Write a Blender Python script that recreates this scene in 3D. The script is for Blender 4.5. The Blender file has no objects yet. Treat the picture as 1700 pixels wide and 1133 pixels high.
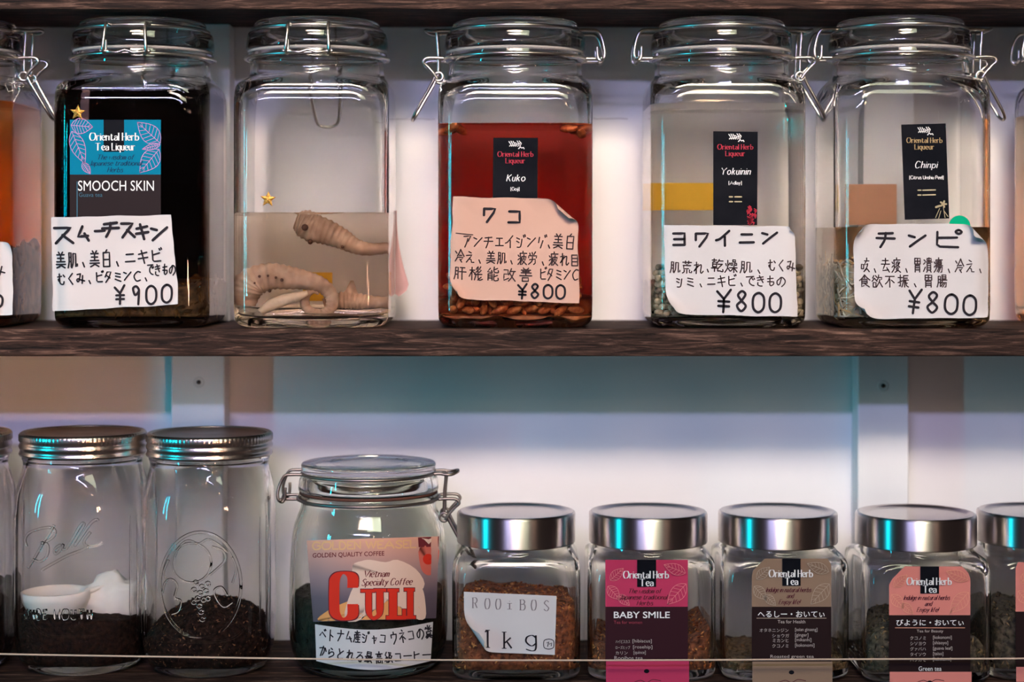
import bpy, bmesh, math, random
from mathutils import Vector, Matrix, noise

C = bpy.context.scene.collection
SC = bpy.context.scene
PI = math.pi
random.seed(7)

# ------------------------------------------------------------------ camera
D, F, CX, HY, EYE = 1.30, 3000.0, 850.0, 405.0, 1.45   # shelf edge distance, focal length (px), centre column, horizon row, eye height
cd = bpy.data.cameras.new('camera')
cam = bpy.data.objects.new('camera', cd)
C.objects.link(cam)
cam.location = (0, -D, EYE)
cam.rotation_euler = (PI / 2, 0, 0)
cd.sensor_width = 36.0
cd.lens = F / 1700 * 36.0
cd.shift_y = -(566.5 - HY) / 1700.0
cd.clip_start = 0.02
cd.dof.use_dof = True
cd.dof.focus_distance = D + 0.015
cd.dof.aperture_fstop = 3.6
SC.camera = cam

# ------------------------------------------------------------------ world, lamps, exposure
world = bpy.data.worlds.new('room_glow')
SC.world = world
world.use_nodes = True
world.node_tree.nodes['Background'].inputs[0].default_value = (0.62, 0.42, 0.40, 1)
world.node_tree.nodes['Background'].inputs[1].default_value = 0.04


def lamp(name, loc, target, energy, color, size, size_y=None, shape='DISK', spread=180):
    l = bpy.data.lights.new(name, 'AREA')
    l.shape = shape
    l.size = size
    if size_y:
        l.size_y = size_y
    l.energy = energy
    l.color = color
    l.spread = math.radians(spread)
    o = bpy.data.objects.new(name, l)
    C.objects.link(o)
    o.location = loc
    o.rotation_euler = (Vector(target) - Vector(loc)).to_track_quat('-Z', 'Y').to_euler()
    return o


def bulb(name, loc, energy, color, r):
    l = bpy.data.lights.new(name, 'POINT')
    l.energy = energy
    l.color = color
    l.shadow_soft_size = r
    o = bpy.data.objects.new(name, l)
    C.objects.link(o)
    o.location = loc
    return o


lamp('lavender_tube_lamp', (-0.35, -2.15, EYE - 0.081 + 0.363 * 2.15), (0, 0.1, EYE - 0.1), 21, (0.53, 0.53, 1.0), 1.0, 0.03, 'RECTANGLE')
lamp('white_ceiling_lamp', (0.35, -1.75, EYE - 0.081 + 0.60 * 1.75), (0.05, 0.1, EYE - 0.15), 14.5, (0.92, 0.97, 0.70), 0.8, 0.4, 'RECTANGLE')
lamp('upper_row_fill_light', (-0.05, -2.0, EYE + 1.15), (-0.02, 0.1, EYE + 0.145), 2.7, (1.0, 0.80, 0.69), 1.2, 0.3, 'RECTANGLE', 26)  # added fill that brightens the upper jars, not a known fixture
lamp('cyan_neon_sign', (-1.55, -0.82, EYE - 0.0), (0.0, 0.05, EYE - 0.1), 9, (0.0, 0.62, 0.82), 0.06, 0.48, 'RECTANGLE')
lamp('warm_left_fill_light', (0.45, -1.7, EYE - 0.12), (-0.42, 0.15, EYE - 0.125), 0.09, (1.0, 0.52, 0.32), 0.12, None, 'DISK', 18)  # added narrow warm fill for the wall at left below the middle shelf
bulb('warm_bulb_near', (0.42, -2.45, EYE + 0.62), 4.5, (1.0, 0.62, 0.34), 0.04)
bulb('warm_bulb_right', (1.25, -1.75, EYE + 0.6), 3.5, (1.0, 0.62, 0.46), 0.04)
bulb('pale_bulb_right', (1.05, -2.2, EYE + 0.6), 2.5, (1.0, 0.85, 0.75), 0.035)

SC.view_settings.view_transform = 'Standard'
SC.view_settings.look = 'None'
SC.view_settings.gamma = 1.0
SC.view_settings.use_curve_mapping = False
SC.view_settings.exposure = 0.0
SC.cycles.max_bounces = 28
SC.cycles.transmission_bounces = 28
SC.cycles.glossy_bounces = 8
SC.cycles.diffuse_bounces = 4
SC.cycles.transparent_max_bounces = 12
SC.cycles.sample_clamp_indirect = 0.0
SC.cycles.blur_glossy = 0.6


# ------------------------------------------------------------------ materials
def new_mat(name):
    m = bpy.data.materials.new(name)
    m.use_nodes = True
    return m, m.node_tree.nodes, m.node_tree.links, m.node_tree.nodes['Principled BSDF']


def flat(name, col, rough=0.6, metal=0.0, spec=0.06):
    m, n, l, b = new_mat(name)
    b.inputs['Base Color'].default_value = (*col, 1)
    b.inputs['Roughness'].default_value = rough
    b.inputs['Metallic'].default_value = metal
    b.inputs['Specular IOR Level'].default_value = spec
    return m


def noisy(name, c1, c2, scale=60, rough=0.7, bump=0.0, stretch=(1, 1, 1), lo=0.35, hi=0.65, metal=0.0, detail=6, spec=0.3):
    m, n, l, b = new_mat(name)
    tc = n.new('ShaderNodeTexCoord')
    mp = n.new('ShaderNodeMapping')
    mp.inputs['Scale'].default_value = stretch
    nz = n.new('ShaderNodeTexNoise')
    nz.inputs['Scale'].default_value = scale
    nz.inputs['Detail'].default_value = detail
    rp = n.new('ShaderNodeValToRGB')
    rp.color_ramp.elements[0].position = lo
    rp.color_ramp.elements[1].position = hi
    rp.color_ramp.elements[0].color = (*c1, 1)
    rp.color_ramp.elements[1].color = (*c2, 1)
    l.new(tc.outputs['Object'], mp.inputs[0])
    l.new(mp.outputs[0], nz.inputs['Vector'])
    l.new(nz.outputs[0], rp.inputs[0])
    l.new(rp.outputs[0], b.inputs['Base Color'])
    b.inputs['Roughness'].default_value = rough
    b.inputs['Metallic'].default_value = metal
    b.inputs['Specular IOR Level'].default_value = spec
    if bump:
        bp = n.new('ShaderNodeBump')
        bp.inputs['Strength'].default_value = bump
        bp.inputs['Distance'].default_value = 0.002
        l.new(nz.outputs[0], bp.inputs['Height'])
        l.new(bp.outputs[0], b.inputs['Normal'])
    return m


def glass_mat(name, col, ior, absorb=None, density=0.0):
    m, n, l, b = new_mat(name)
    n.remove(b)
    g = n.new('ShaderNodeBsdfGlass')
    g.inputs['Color'].default_value = (*col, 1)
    g.inputs['Roughness'].default_value = 0.0
    g.inputs['IOR'].default_value = ior
    l.new(g.outputs[0], n['Material Output'].inputs['Surface'])
    if absorb:
        v = n.new('ShaderNodeVolumeAbsorption')
        v.inputs['Color'].default_value = (*absorb, 1)
        v.inputs['Density'].default_value = density
        l.new(v.outputs[0], n['Material Output'].inputs['Volume'])
    return m


GLASS = glass_mat('clear_glass', (1.0, 0.996, 0.988), 1.36)
GLASS_WARM = glass_mat('greenish_glass', (0.985, 0.985, 0.965), 1.40)
LIQ_BLACK = glass_mat('black_liquor', (1.0, 0.97, 0.95), 1.2, (0.58, 0.36, 0.26), 17)
LIQ_CLEAR = glass_mat('pale_liquor', (1.0, 0.995, 0.985), 1.2, (0.92, 0.72, 0.52), 8.0)
LIQ_CLEAR2 = glass_mat('clear_liquor', (1.0, 0.985, 0.965), 1.16)
LIQ_RED = glass_mat('red_liquor', (1.0, 0.97, 0.95), 1.25, (0.86, 0.14, 0.045), 28)
LIQ_TAN = glass_mat('tan_liquor', (1.0, 0.98, 0.95), 1.18, (1.0, 0.72, 0.36), 15)
LIQ_AMBER = glass_mat('amber_liquor', (1.0, 0.97, 0.92), 1.2, (0.94, 0.62, 0.18), 28)
LIQ_ORANGE = glass_mat('orange_liquor', (1.0, 0.97, 0.92), 1.22, (0.97, 0.56, 0.14), 18)
WIRE = flat('steel_wire', (0.62, 0.58, 0.53), 0.28, 1.0)
WIRE_DK = flat('dull_wire', (0.30, 0.25, 0.22), 0.4, 1.0)
GASKET = flat('grey_rubber', (0.30, 0.27, 0.25), 0.6)
GASKET_RED = flat('brown_rubber', (0.12, 0.05, 0.035), 0.6)
PAPER = noisy('note_paper', (0.56, 0.525, 0.51), (0.62, 0.585, 0.57), 9, 0.8, 0.0, detail=2, spec=0.1)
PAPER_PEACH = noisy('peach_paper', (0.55, 0.33, 0.25), (0.60, 0.37, 0.285), 8, 0.8, 0.0, detail=2, spec=0.1)
INK = flat('marker_ink', (0.022, 0.018, 0.022), 0.55)
INK_THIN = flat('pen_ink', (0.05, 0.03, 0.03), 0.6)
WHITE_INK = flat('white_print', (0.85, 0.82, 0.78), 0.6)
GOLD = noisy('gold_glitter', (0.25, 0.10, 0.012), (0.64, 0.34, 0.07), 900, 0.35, 0.3, metal=0.7)
GREEN_DOT = flat('green_paper', (0.0, 0.36, 0.17), 0.6)
BLACK_LABEL = noisy('black_label_paper', (0.004, 0.0045, 0.007), (0.009, 0.009, 0.012), 40, 0.65, spec=0.04)
YELLOW = flat('yellow_tape', (0.85, 0.52, 0.06), 0.6)
TAN_PAPER = flat('tan_paper', (0.62, 0.33, 0.2), 0.7)


def steel(name, col, rough, aniso):
    m, n, l, b = new_mat(name)
    b.inputs['Base Color'].default_value = (*col, 1)
    b.inputs['Metallic'].default_value = 1.0
    b.inputs['Roughness'].default_value = rough
    b.inputs['Anisotropic'].default_value = aniso
    b.inputs['Anisotropic Rotation'].default_value = 0.25
    t = n.new('ShaderNodeTangent')
    t.direction_type = 'RADIAL'
    t.axis = 'Z'
    l.new(t.outputs[0], b.inputs['Tangent'])
    return m


STEEL = steel('brushed_steel', (0.66, 0.61, 0.59), 0.36, 0.97)
STEEL_TOP = flat('dull_steel', (0.62, 0.56, 0.54), 0.24, 1.0)
ZINC = flat('zinc_band', (0.58, 0.53, 0.49), 0.27, 1.0)
ZINC_DK = noisy('zinc_disc', (0.16, 0.12, 0.11), (0.28, 0.2, 0.17), 40, 0.4, metal=1.0)


def wood_mat(name, dark, mid, light):
    m, n, l, b = new_mat(name)
    tc = n.new('ShaderNodeTexCoord')
    mp = n.new('ShaderNodeMapping')
    mp.inputs['Scale'].default_value = (12, 90, 170)
    nz = n.new('ShaderNodeTexNoise')
    nz.inputs['Scale'].default_value = 2.2
    nz.inputs['Detail'].default_value = 9
    nz.inputs['Roughness'].default_value = 0.68
    nz.inputs['Distortion'].default_value = 0.9
    rp = n.new('ShaderNodeValToRGB')
    e = rp.color_ramp.elements
    e[0].position, e[0].color = 0.36, (*dark, 1)
    e[1].position, e[1].color = 0.72, (*light, 1)
    x = e.new(0.53)
    x.color = (*mid, 1)
    mp2 = n.new('ShaderNodeMapping')
    mp2.inputs['Scale'].default_value = (3.5, 6, 6)
    n2 = n.new('ShaderNodeTexNoise')
    n2.inputs['Scale'].default_value = 2.0
    n2.inputs['Detail'].default_value = 3
    mix = n.new('ShaderNodeMix')
    mix.data_type = 'RGBA'
    mix.blend_type = 'MULTIPLY'
    mix.inputs['Factor'].default_value = 0.75
    r2 = n.new('ShaderNodeValToRGB')
    r2.color_ramp.elements[0].position, r2.color_ramp.elements[0].color = 0.3, (0.35, 0.33, 0.35, 1)
    r2.color_ramp.elements[1].position, r2.color_ramp.elements[1].color = 0.65, (1, 1, 1, 1)
    l.new(tc.outputs['Object'], mp.inputs[0])
    l.new(tc.outputs['Object'], mp2.inputs[0])
    l.new(mp.outputs[0], nz.inputs['Vector'])
    l.new(mp2.outputs[0], n2.inputs['Vector'])
    l.new(nz.outputs[0], rp.inputs[0])
    l.new(n2.outputs[0], r2.inputs[0])
    l.new(rp.outputs[0], mix.inputs[6])
    l.new(r2.outputs[0], mix.inputs[7])
    l.new(mix.outputs[2], b.inputs['Base Color'])
    b.inputs['Roughness'].default_value = 0.68
    b.inputs['Specular IOR Level'].default_value = 0.16
    bp = n.new('ShaderNodeBump')
    bp.inputs['Strength'].default_value = 0.55
    bp.inputs['Distance'].default_value = 0.0015
    l.new(nz.outputs[0], bp.inputs['Height'])
    l.new(bp.outputs[0], b.inputs['Normal'])
    return m


WOOD = wood_mat('dark_stained_wood', (0.008, 0.004, 0.003), (0.050, 0.025, 0.017), (0.27, 0.150, 0.105))
WALL = noisy('white_wall_paint', (0.81, 0.79, 0.785), (0.87, 0.855, 0.85), 5, 0.8, 0.03, detail=4, spec=0.15)
POST = noisy('white_post_paint', (0.74, 0.73, 0.73), (0.79, 0.785, 0.78), 6, 0.7, 0.03, spec=0.15, stretch=(3, 1, 0.6))
SMUDGE = flat('pencil_smudge', (0.48, 0.43, 0.43), 0.9)
SCREW = flat('dark_screw', (0.06, 0.05, 0.05), 0.4, 1.0)
WASHER = flat('screw_dimple', (0.66, 0.655, 0.65), 0.7)
CORD = flat('pale_cord', (0.62, 0.46, 0.34), 0.6)

# ------------------------------------------------------------------ frame helpers
LOC = {}      # world origin of every thing and part


def W(px, py, Y):
    s = (D + Y) / F
    return Vector(((px - CX) * s, Y, EYE + (HY - py) * s))


def tag(o, label, cat, group=None, kind=None):
    o['label'] = label
    if cat:
        o['category'] = cat
    if group:
        o['group'] = group
    if kind:
        o['kind'] = kind
    return o


def thing(name, loc, label, cat, group=None):
    o = bpy.data.objects.new(name, None)
    o.empty_display_size = 0.02
    C.objects.link(o)
    o.location = loc
    LOC[o.name] = Vector(loc)
    return tag(o, label, cat, group)


class MB:
    def __init__(s):
        s.v, s.f, s.m = [], [], []

    def add(s, vs, fs, mi=0):
        b = len(s.v)
        s.v += [Vector(v) for v in vs]
        for f in fs:
            s.f.append([b + i for i in f])
            s.m.append(mi)

    def box(s, lo, hi, mi=0):
        x0, y0, z0 = lo
        x1, y1, z1 = hi
        s.add([(x0, y0, z0), (x1, y0, z0), (x1, y1, z0), (x0, y1, z0), (x0, y0, z1), (x1, y0, z1), (x1, y1, z1), (x0, y1, z1)],
              [(0, 3, 2, 1), (4, 5, 6, 7), (0, 1, 5, 4), (1, 2, 6, 5), (2, 3, 7, 6), (3, 0, 4, 7)], mi)

    def loft(s, rings, cap0=True, cap1=True, mi=0, loop=False):
        n = len(rings[0])
        vs = [p for r in rings for p in r]
        fs = []
        k = len(rings)
        for i in range(k if loop else k - 1):
            j = (i + 1) % k
            for a in range(n):
                b = (a + 1) % n
                fs.append((i * n + a, i * n + b, j * n + b, j * n + a))
        if cap0:
            fs.append(tuple(range(n - 1, -1, -1)))
        if cap1:
            fs.append(tuple(range((k - 1) * n, k * n)))
        s.add(vs, fs, mi)

    def tube(s, pts, r, closed=False, n=8, mi=0, rf=None):
        pts = [Vector(p) for p in pts]
        k = len(pts)
        rings = []
        up = None
        for i, p in enumerate(pts):
            if closed:
                t = pts[(i + 1) % k] - pts[i - 1]
            else:
                t = pts[min(i + 1, k - 1)] - pts[max(i - 1, 0)]
            if t.length < 1e-9:
                t = Vector((0, 0, 1))
            t.normalize()
            if up is None:
                up = t.orthogonal().normalized()
            up = (up - t * up.dot(t))
            if up.length < 1e-6:
                up = t.orthogonal()
            up.normalize()
            w = t.cross(up)
            rr = rf(i / max(1, k - 1)) if rf else r
            rings.append([p + (up * math.cos(2 * PI * a / n) + w * math.sin(2 * PI * a / n)) * rr for a in range(n)])
        s.loft(rings, not closed, not closed, mi, closed)

    def build(s, name, mats, parent=None, smooth=True, loc=None, weld=False):
        me = bpy.data.meshes.new(name)
        off = Vector(loc) if loc else (LOC[parent.name] if parent else Vector((0, 0, 0)))
        me.from_pydata([v - off for v in s.v], [], s.f)
        if not isinstance(mats, (list, tuple)):
            mats = [mats]
        for m in mats:
            me.materials.append(m)
        me.polygons.foreach_set('material_index', s.m)
        me.polygons.foreach_set('use_smooth', [smooth] * len(me.polygons))
        me.update()
        o = bpy.data.objects.new(name, me)
        C.objects.link(o)
        LOC[o.name] = off
        if parent:
            o.parent = parent
        else:
            o.location = off
        return o


def catmull(pts, sub=8, closed=False):
    pts = [Vector(p) for p in pts]
    n = len(pts)
    out = []
    for i in range(n if closed else n - 1):
        if closed:
            p0, p1, p2, p3 = pts[i - 1], pts[i], pts[(i + 1) % n], pts[(i + 2) % n]
        else:
            p0, p1, p2, p3 = pts[max(i - 1, 0)], pts[i], pts[i + 1], pts[min(i + 2, n - 1)]
        for k in range(sub):
            t = k / sub
            out.append(0.5 * ((2 * p1) + (p2 - p0) * t + (2 * p0 - 5 * p1 + 4 * p2 - p3) * t * t + (3 * p1 - p0 - 3 * p2 + p3) * t ** 3))
    if not closed:
        out.append(pts[-1])
    return out


def rho(th, h, r):
    """distance from the centre to the edge of a rounded square of half size h, corner radius r"""
    r = min(r, h * 0.9995)
    t = th % (PI / 2)
    if t > PI / 4:
        t = PI / 2 - t
    c, sn = math.cos(t), math.sin(t)
    if h * sn / c <= h - r:
        return h / c
    a = h - r
    dc = a * c + a * sn
    return dc + math.sqrt(max(0, dc * dc - 2 * a * a + r * r))


def ring(cx, cy, z, h, r, n=128):
    return [Vector((cx + rho(2 * PI * i / n, h, r) * math.cos(2 * PI * i / n), cy + rho(2 * PI * i / n, h, r) * math.sin(2 * PI * i / n), z)) for i in range(n)]


def chaikin(p, it=2):
    p = [(a[0], a[1], a[1] if a[2] is None else a[2]) for a in p]
    for _ in range(it):
        q = [p[0]]
        for a, b in zip(p[:-1], p[1:]):
            q.append(tuple(x * 0.75 + y * 0.25 for x, y in zip(a, b)))
            q.append(tuple(x * 0.25 + y * 0.75 for x, y in zip(a, b)))
        q.append(p[-1])
        p = q
    return p


def shell(mb, cx, cy, z0, prof, it=2, mi=0, n=128, cap1=True):
    p = chaikin(prof, it) if it else prof
    mb.loft([ring(cx, cy, z0 + z, h, (r if r is not None else h), n) for z, h, r in p], True, cap1, mi)


# ------------------------------------------------------------------ label surfaces (px of the photograph -> a point on the jar's face)
class Face:
    """front of a square jar (corner radius r) or of a round jar"""

    def __init__(s, cx, yf, h, r, lift=0.005):
        s.cx, s.yf, s.h, s.r, s.lift = cx, yf, h, r, lift

    def depth(s, X):
        d = abs(X - s.cx) - (s.h - s.r)
        if d <= 0:
            return s.yf
        d = min(d, s.r * 0.999)
        return min(s.yf + s.lift, s.yf + s.r - math.sqrt(s.r * s.r - d * d))

    def __call__(s, px, py, layer=0.0, out=0.0):
        Y = s.yf
        for _ in range(5):
            Y = s.depth((px - CX) * (D + Y) / F)
        return W(px, py, Y - 0.0004 - layer * 0.00014 - out)


# ------------------------------------------------------------------ lettering
HAND = {}


def G(txt):
    for line in txt.strip().split('\n'):
        k, _, rest = line.partition(' ')
        HAND[k] = rest.split()


G('''ス 24g43j 9bij
ム 923fhe cbik
ー 2aiala
チ 35h4 1aja ~a49c5k
キ 37h5 2dic 82ck
ン 2587 ~3iacj5
ワ 343c 34h4f97k
ク 63 72 3b 73h4dd6k
コ 45g5gh3h
ア 34h3cb ~b79d5k
エ 46g6 a6ah 2hih
イ ~g26b1d b9bk
シ 2587 2a7c ~3jaid6
グ 543c 55e5c c97k g1h4 j0k3
ジ 2587 2a7c ~3jaid7 g1h4 j0k3
ニ 46g6 2gig
ビ 434gi6ihi? f649
ビ 434g6ihi g749 g1h3 j0k2
ヒ 434g6ihi g749
ピ 434g6iii h849 ~i0k2i4g2i0
ミ 45f7 4af c 3fgj
ミ 45f7 4afc 3fgj
タ 732b 73g3bc3k 69dd
ヨ 34g4gi 4bgb 3igi
ベ 2c86ie d2f4 g1i3
ト 616k 69ed
ナ 27j7 ~b1b94k
ネ a0c2 45g52e abak cbhf
ャ 5bhadf 8799bk
ウ a1a4 353a 35h5 ~h5fc7k
カ 36g6ejci ~a19b3k
ノ ~f35j
ホ 26i6 a1ak 5b2g fbih
オ 26i6 c2cjaj ~bb6f2h
ガ 36g6ejci ~a19b3k g1h3 j0k2
ョ 58e8ek 6ede 5kek
ゥ 343a
パ ~866b2k c6i k ~i1k3i5g3i1
ハ ~764c1k d6hcjk
バ ~764c1k d6hcjk g1h3 j0k2
ァ 59h9cd ~bc9g6k
ソ 3479 ~h3f95k
レ 538k ~53 5k hb
む 27b6 ~626c4e3b6b6g9jejgf f4i7
く e25aek
み 35b4 ~b47f4h2e5cbekg g7ek
で 24i3 ~h3a89eeijj f7h9 j6k8
き 36g4 4ah8 82ge ~5e5iakek
も ~828d8hbjgggc 37f6 3cec
の ~b58e5h2f2a67a4f5j9jdhgck
え 83d5 39f83j 9edfejjj
れ 626k 27a52g ~2ga8e6f8ehgjjg
か ~26d5ecaj b26k g5jb
が ~26d5ecaj a25k h6jb f1g3 i0j2
ら 83c5 ~464e9afagf6k
と 529b ~g55d4h7khj
る 44f33f ~3fb9hbifekbk9ibgfj
へ 2c86jg
し ~525g9kfjkd
お 37c6 ~828f5i3g6afbideb g4j7
い ~453c6h9e g5jc
て 24i3 ~h3a89eeijj
ぃ ~576e8jbh f8ie
び ~2696494ga kfggaf5 g7jc g1h3 j0k2
よ a2ag ~ag6j4h7eeh ik a7h6
う 73d5 ~4bcaec8k
に ~434b4k a6h5 ~9e9ijj
・ 9aba
美 6284 e2c4 35h5 49g9 2did a5ad 1gjg ~ag8i2k ahik
肌 ~434d2k 43838j 4888 4d8d ~c4ce9k c4h4hjkikg
、 8fbk
白 b184 444k 44g4gk 4cgc 4kgk
冷 2457 1j6d ~d1a66b d1g6kb aafa 8diddh bgfk
疲 b0b3 53j3 ~536e1k 1638 1d4b 98i8ha ~988e6k d5dc 9chc9k aejk
労 4356 92a5 g1d5 292 7j7ia 4dgcgidk ~a99f2k
労 4356 92a5 g1d5 2a27j7ia 4dgcgidk ~a99f2k
目 444k 44g4gk 49g9 4ege 4kgk
肝 ~434d2k 43838j 4888 4d8d b3i3 a9k9 e3ek
機 1686 424k 470f 479b c2a5d6a9 h1f5i6f9 8cjc ~d1ejkj ~ad8k ~igdk
能 63289898 8699 3b3k 3b9b9k 3e9e 3h9h ~c1c8i9i6 h3c5 ~cbcki kih hdcf
能 632899 8699 3b3k 3b9b9k 3e9e 3h9h ~c1c8i9i6 h3c5 ~cbckikih hdcf
改 24848a2a2j9g ~d2b79b b6j6 ~h6ee9k b9eejk
善 6183 e1c3 34h4 56f6 38i8 a3ab 1cjc 5f5k 5fefek 5kek
産 a0a3 43h3 7496 d3b6 37j7 ~374d1k ~989b7d 8cib d9dk 8fhf 6kjk
最 5158 51f1f8 54f4 58f8 1aja 4a4i 9a9k 4d9d 4g9g 1jai ccicfg9k dejk
高 a0a3 24i4 6669 66e6e9 69e9 3c3k 3chchk 7f7j 7fdfdj 7jdj
級 52276b2c8b 5b5k 3d1i 7d9h a3g3e9i9 ~i9eg9k ~c3bc8k bajk
糞 a0a8 4363 g1d4 25j5 95 3a 95 b5ja 5a5e 5afafe 5efe acac 3ghg 7f7i dfdi 1ijh 7j3k djhk
荒 23i3 7175 d1d5 a6a8 38h8 484ddd ~5f5i2k afak fffjjjjh
乾 2393 5156 3636 363d 36969d 3999 3d9d 1fbf 6d6k ~d2c4a7 c4j4 b9i9 ~i9cfbjejjkjh
燥 273a 8679 ~525d1k 6e9i d1d4 d1h1h4 d4h4 a6a9 a6d6d9 a9d9 g6g9 g6j6j9 g9j9 8dkd fafk fdai fdkj
咳 2a2g 2a7a7g 2g7g e1e4 95j5 d58bg9 ~gaee9j ~ic eg8k fgkk
去 a1a8 34g4 19j9 994ihh dejk
痰 b0b3 53j3 ~536e1k 1638 1d4b b6aa i6g9 ~e5ea8d eaid bebh jeggk ~edeh8k ehkk
胃 4149 41g1g9 45g5 49g9 a1a9 5b5k 5bfbfk 5efe 5hfh
潰 2355 1947 1j5d 9194 91i1i4 94i4 d0d6 76k6 989h 98h8hh 9bhb 9ehe 9hhh bh8k fhik
瘍 b0b3 53j3 ~536e1k 1638 1d4b 9599 95h5h9 97h7 99h9 7bkb 9djdikgk ~dd8j ~gdbk
食 ~a1661a a1e5k9 a4a6 585k9i 58f8fe 5bfb 5efe 9ejk
欲 4226 72a5 ~561b 56ab 3d3k 3d8d8k 3k8k ~d1c6a9 c5j5i8 ~f8ec9k ebkk
不 23i3 ~a37a2f a7ak d9id
振 1595 515j3i 1d9a b2j2 ~b2ba8k d6i6 b9k9 b9bk ek ~ie gd ~eafjkk
振 1595 515j3i 1d9a b2j2 ~b2ba8k d6i6 b9k9 d9dk gi iege ~faghkk
腸 ~434d2k 43838j 4888 4d8d b1b7 b1i1i7 b4i4 b7i7 99k9 ~ca8g cdjdikgk ~ed9j ~hdck
¥ 23a9 h1a9 a9ak 4bgb 4fgf
9 ~f6b3559b fa
9 ~f5b3558bbafe? 
9 ~f6b2648abaf6 f6ek
8 ~f4a155aagfak4faaf4
0 ~a2h6hgak3g36a2
C ~i5b43b8jhi
1 6394 a090? 
1 64929k 5kdk
'''.replace('? \n', '\n'))
# keep only well-formed strokes
for _k in list(HAND):
    HAND[_k] = [s for s in HAND[_k] if len(s.lstrip('~')) >= 4 and len(s.lstrip('~')) % 2 == 0 and '?' not in s]

LAT = {}


def GL(txt):
    for line in txt.strip().split('\n'):
        k, _, rest = line.partition(' ')
        LAT[k] = rest.split()


GL('''a ~4a78b9cdck ~cd7d4g5j8kch
b 303k ~3b78bacebi7k3h
c ~ba874a3e5i8kbi
d b0bk ~ba87493e5i8kbh
e 3dbd ~bdb987493e5i8kbi
f ~a171545c5k 2797
g ~ba87493e5i8kbh ~b7bn8q3o
h 303k ~3b78b9bdbk
i 373k 3233
j ~373o1q 3233
k 303k a73e 6cbk
l 303k
m 373k ~3a688a8d8k ~8ab8dadddk
n 373k ~3b78b9bdbk
o ~87493e5i8kbideb987
p 373q ~3b78bacebi7k3h
q b7bq ~ba87493e5i8kbh
r 373k ~3b67a8
s ~a967486c9eaj6k3i
t ~535h7kai 2797
u ~373g6kai a7ak
v 378kd7
w 375k9a dkh7
w 375k9acki7
x 37bk b73k
y 378j b74q
z 37b73kbk
A 0k80gk 3ded
B 303k ~3090c49939 ~39b9dfak3k
C ~e390411a4j9keh
D 303k ~3090eaak3k
E c0303kck 3a9a
F c0303k 3a9a
G ~e390411a4j9kehea eaaa
H 303k d0dk 3ada
I 303k
J ~c0cg9k4j
K 303k d03b 69dk
L 303kck
M 3k309ig0gk
N 3k30dkd0
O ~90411a4j9keighae190
O ~90411a4j9keihaf190
P 303k ~30a0d5aa3a
Q ~90411a4j9keihaf190 bgik
R 303k ~30a0d5aa3a 8adk
S ~d38035799bdfak6k2h
T 00g0 808k
U ~303e5j9kdie0
V 008kg0
W 005k90dki0
Y 0089g0 898k
Z 20d02kdk
1 52803? 
1 5280 808k
! 303f 3j3k
[ 60303n6n
] 30606n3n
. 3j3k
, 3j2n
''')
for _k in list(LAT):
    LAT[_k] = [s for s in LAT[_k] if len(s.lstrip('~')) >= 4 and len(s.lstrip('~')) % 2 == 0 and '?' not in s]


def b36(c):
    return int(c, 36)


def stroke_pts(s):
    sm = s.startswith('~')
    s = s.lstrip('~')
    p = [Vector((b36(s[i]), b36(s[i + 1]), 0)) for i in range(0, len(s), 2)]
    if sm and len(p) > 2:
        cl = (p[0] - p[-1]).length < 0.1
        p = catmull(p[:-1] if cl else p, 6, cl)
        if cl:
            p.append(p[0])
    return p


def ribbon(mb, pts, w, surf, layer, mi=0, nib=None, cap=True):
    """flat line of ink along px points; nib = smallest share of the width (horizontal strokes thin, vertical thick)"""
    q = []
    for p in pts:
        p = Vector((p[0], p[1], 0))
        if not q or (p - q[-1]).length > 0.05:
            q.append(p)
    if len(q) < 2:
        return
    # split long straight runs so that the ink follows the jar's curve
    r = [q[0]]
    for a, b in zip(q[:-1], q[1:]):
        k = max(1, int((b - a).length / 5))
        r += [a.lerp(b, (i + 1) / k) for i in range(k)]
    q = r
    L, R = [], []
    for i, p in enumerate(q):
        t = q[min(i + 1, len(q) - 1)] - q[max(i - 1, 0)]
        if t.length < 1e-6:
            t = Vector((1, 0, 0))
        t.normalize()
        hw = w / 2
        if nib is not None:
            hw *= nib + (1 - nib) * abs(t.y)
        nrm = Vector((-t.y, t.x, 0)) * hw
        L.append(p + nrm)
        R.append(p - nrm)
    vs = []
    for a, b in zip(L, R):
        vs += [surf(a.x, a.y, layer), surf(b.x, b.y, layer)]
    fs = [(2 * i, 2 * i + 1, 2 * i + 3, 2 * i + 2) for i in range(len(q) - 1)]
    mb.add(vs, fs, mi)
    if cap and nib is None and w > 1.2:
        for p in (q[0], q[-1]):
            ds = [surf(p.x + w / 2 * math.cos(a * PI / 4), p.y + w / 2 * math.sin(a * PI / 4), layer) for a in range(8)]
            mb.add(ds, [tuple(range(8))], mi)


rng = random.Random(3)


def hand(mb, text, x0, y0, x1, y1, h, w, surf, layer, mi=0, fill=0.9, jit=0.5, shear=0.0):
    """handwriting: characters spread evenly from (x0,y0) to (x1,y1), tops on that line"""
    n = len(text)
    adv = Vector((x1 - x0, y1 - y0, 0)) / n
    dr = adv.normalized()
    dn = Vector((-dr.y, dr.x, 0))
    for i, ch in enumerate(text):
        if ch == ' ':
            continue
        o = Vector((x0, y0, 0)) + adv * i + Vector((rng.uniform(-jit, jit), rng.uniform(-jit, jit), 0))
        cw = adv.length * fill
        for s in HAND.get(ch, ()):
            pts = [o + dr * ((p.x / 20) * cw + shear * (20 - p.y) / 20 * h) + dn * (p.y / 20 * h) for p in stroke_pts(s)]
            ribbon(mb, pts, w, surf, layer, mi)


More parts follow.
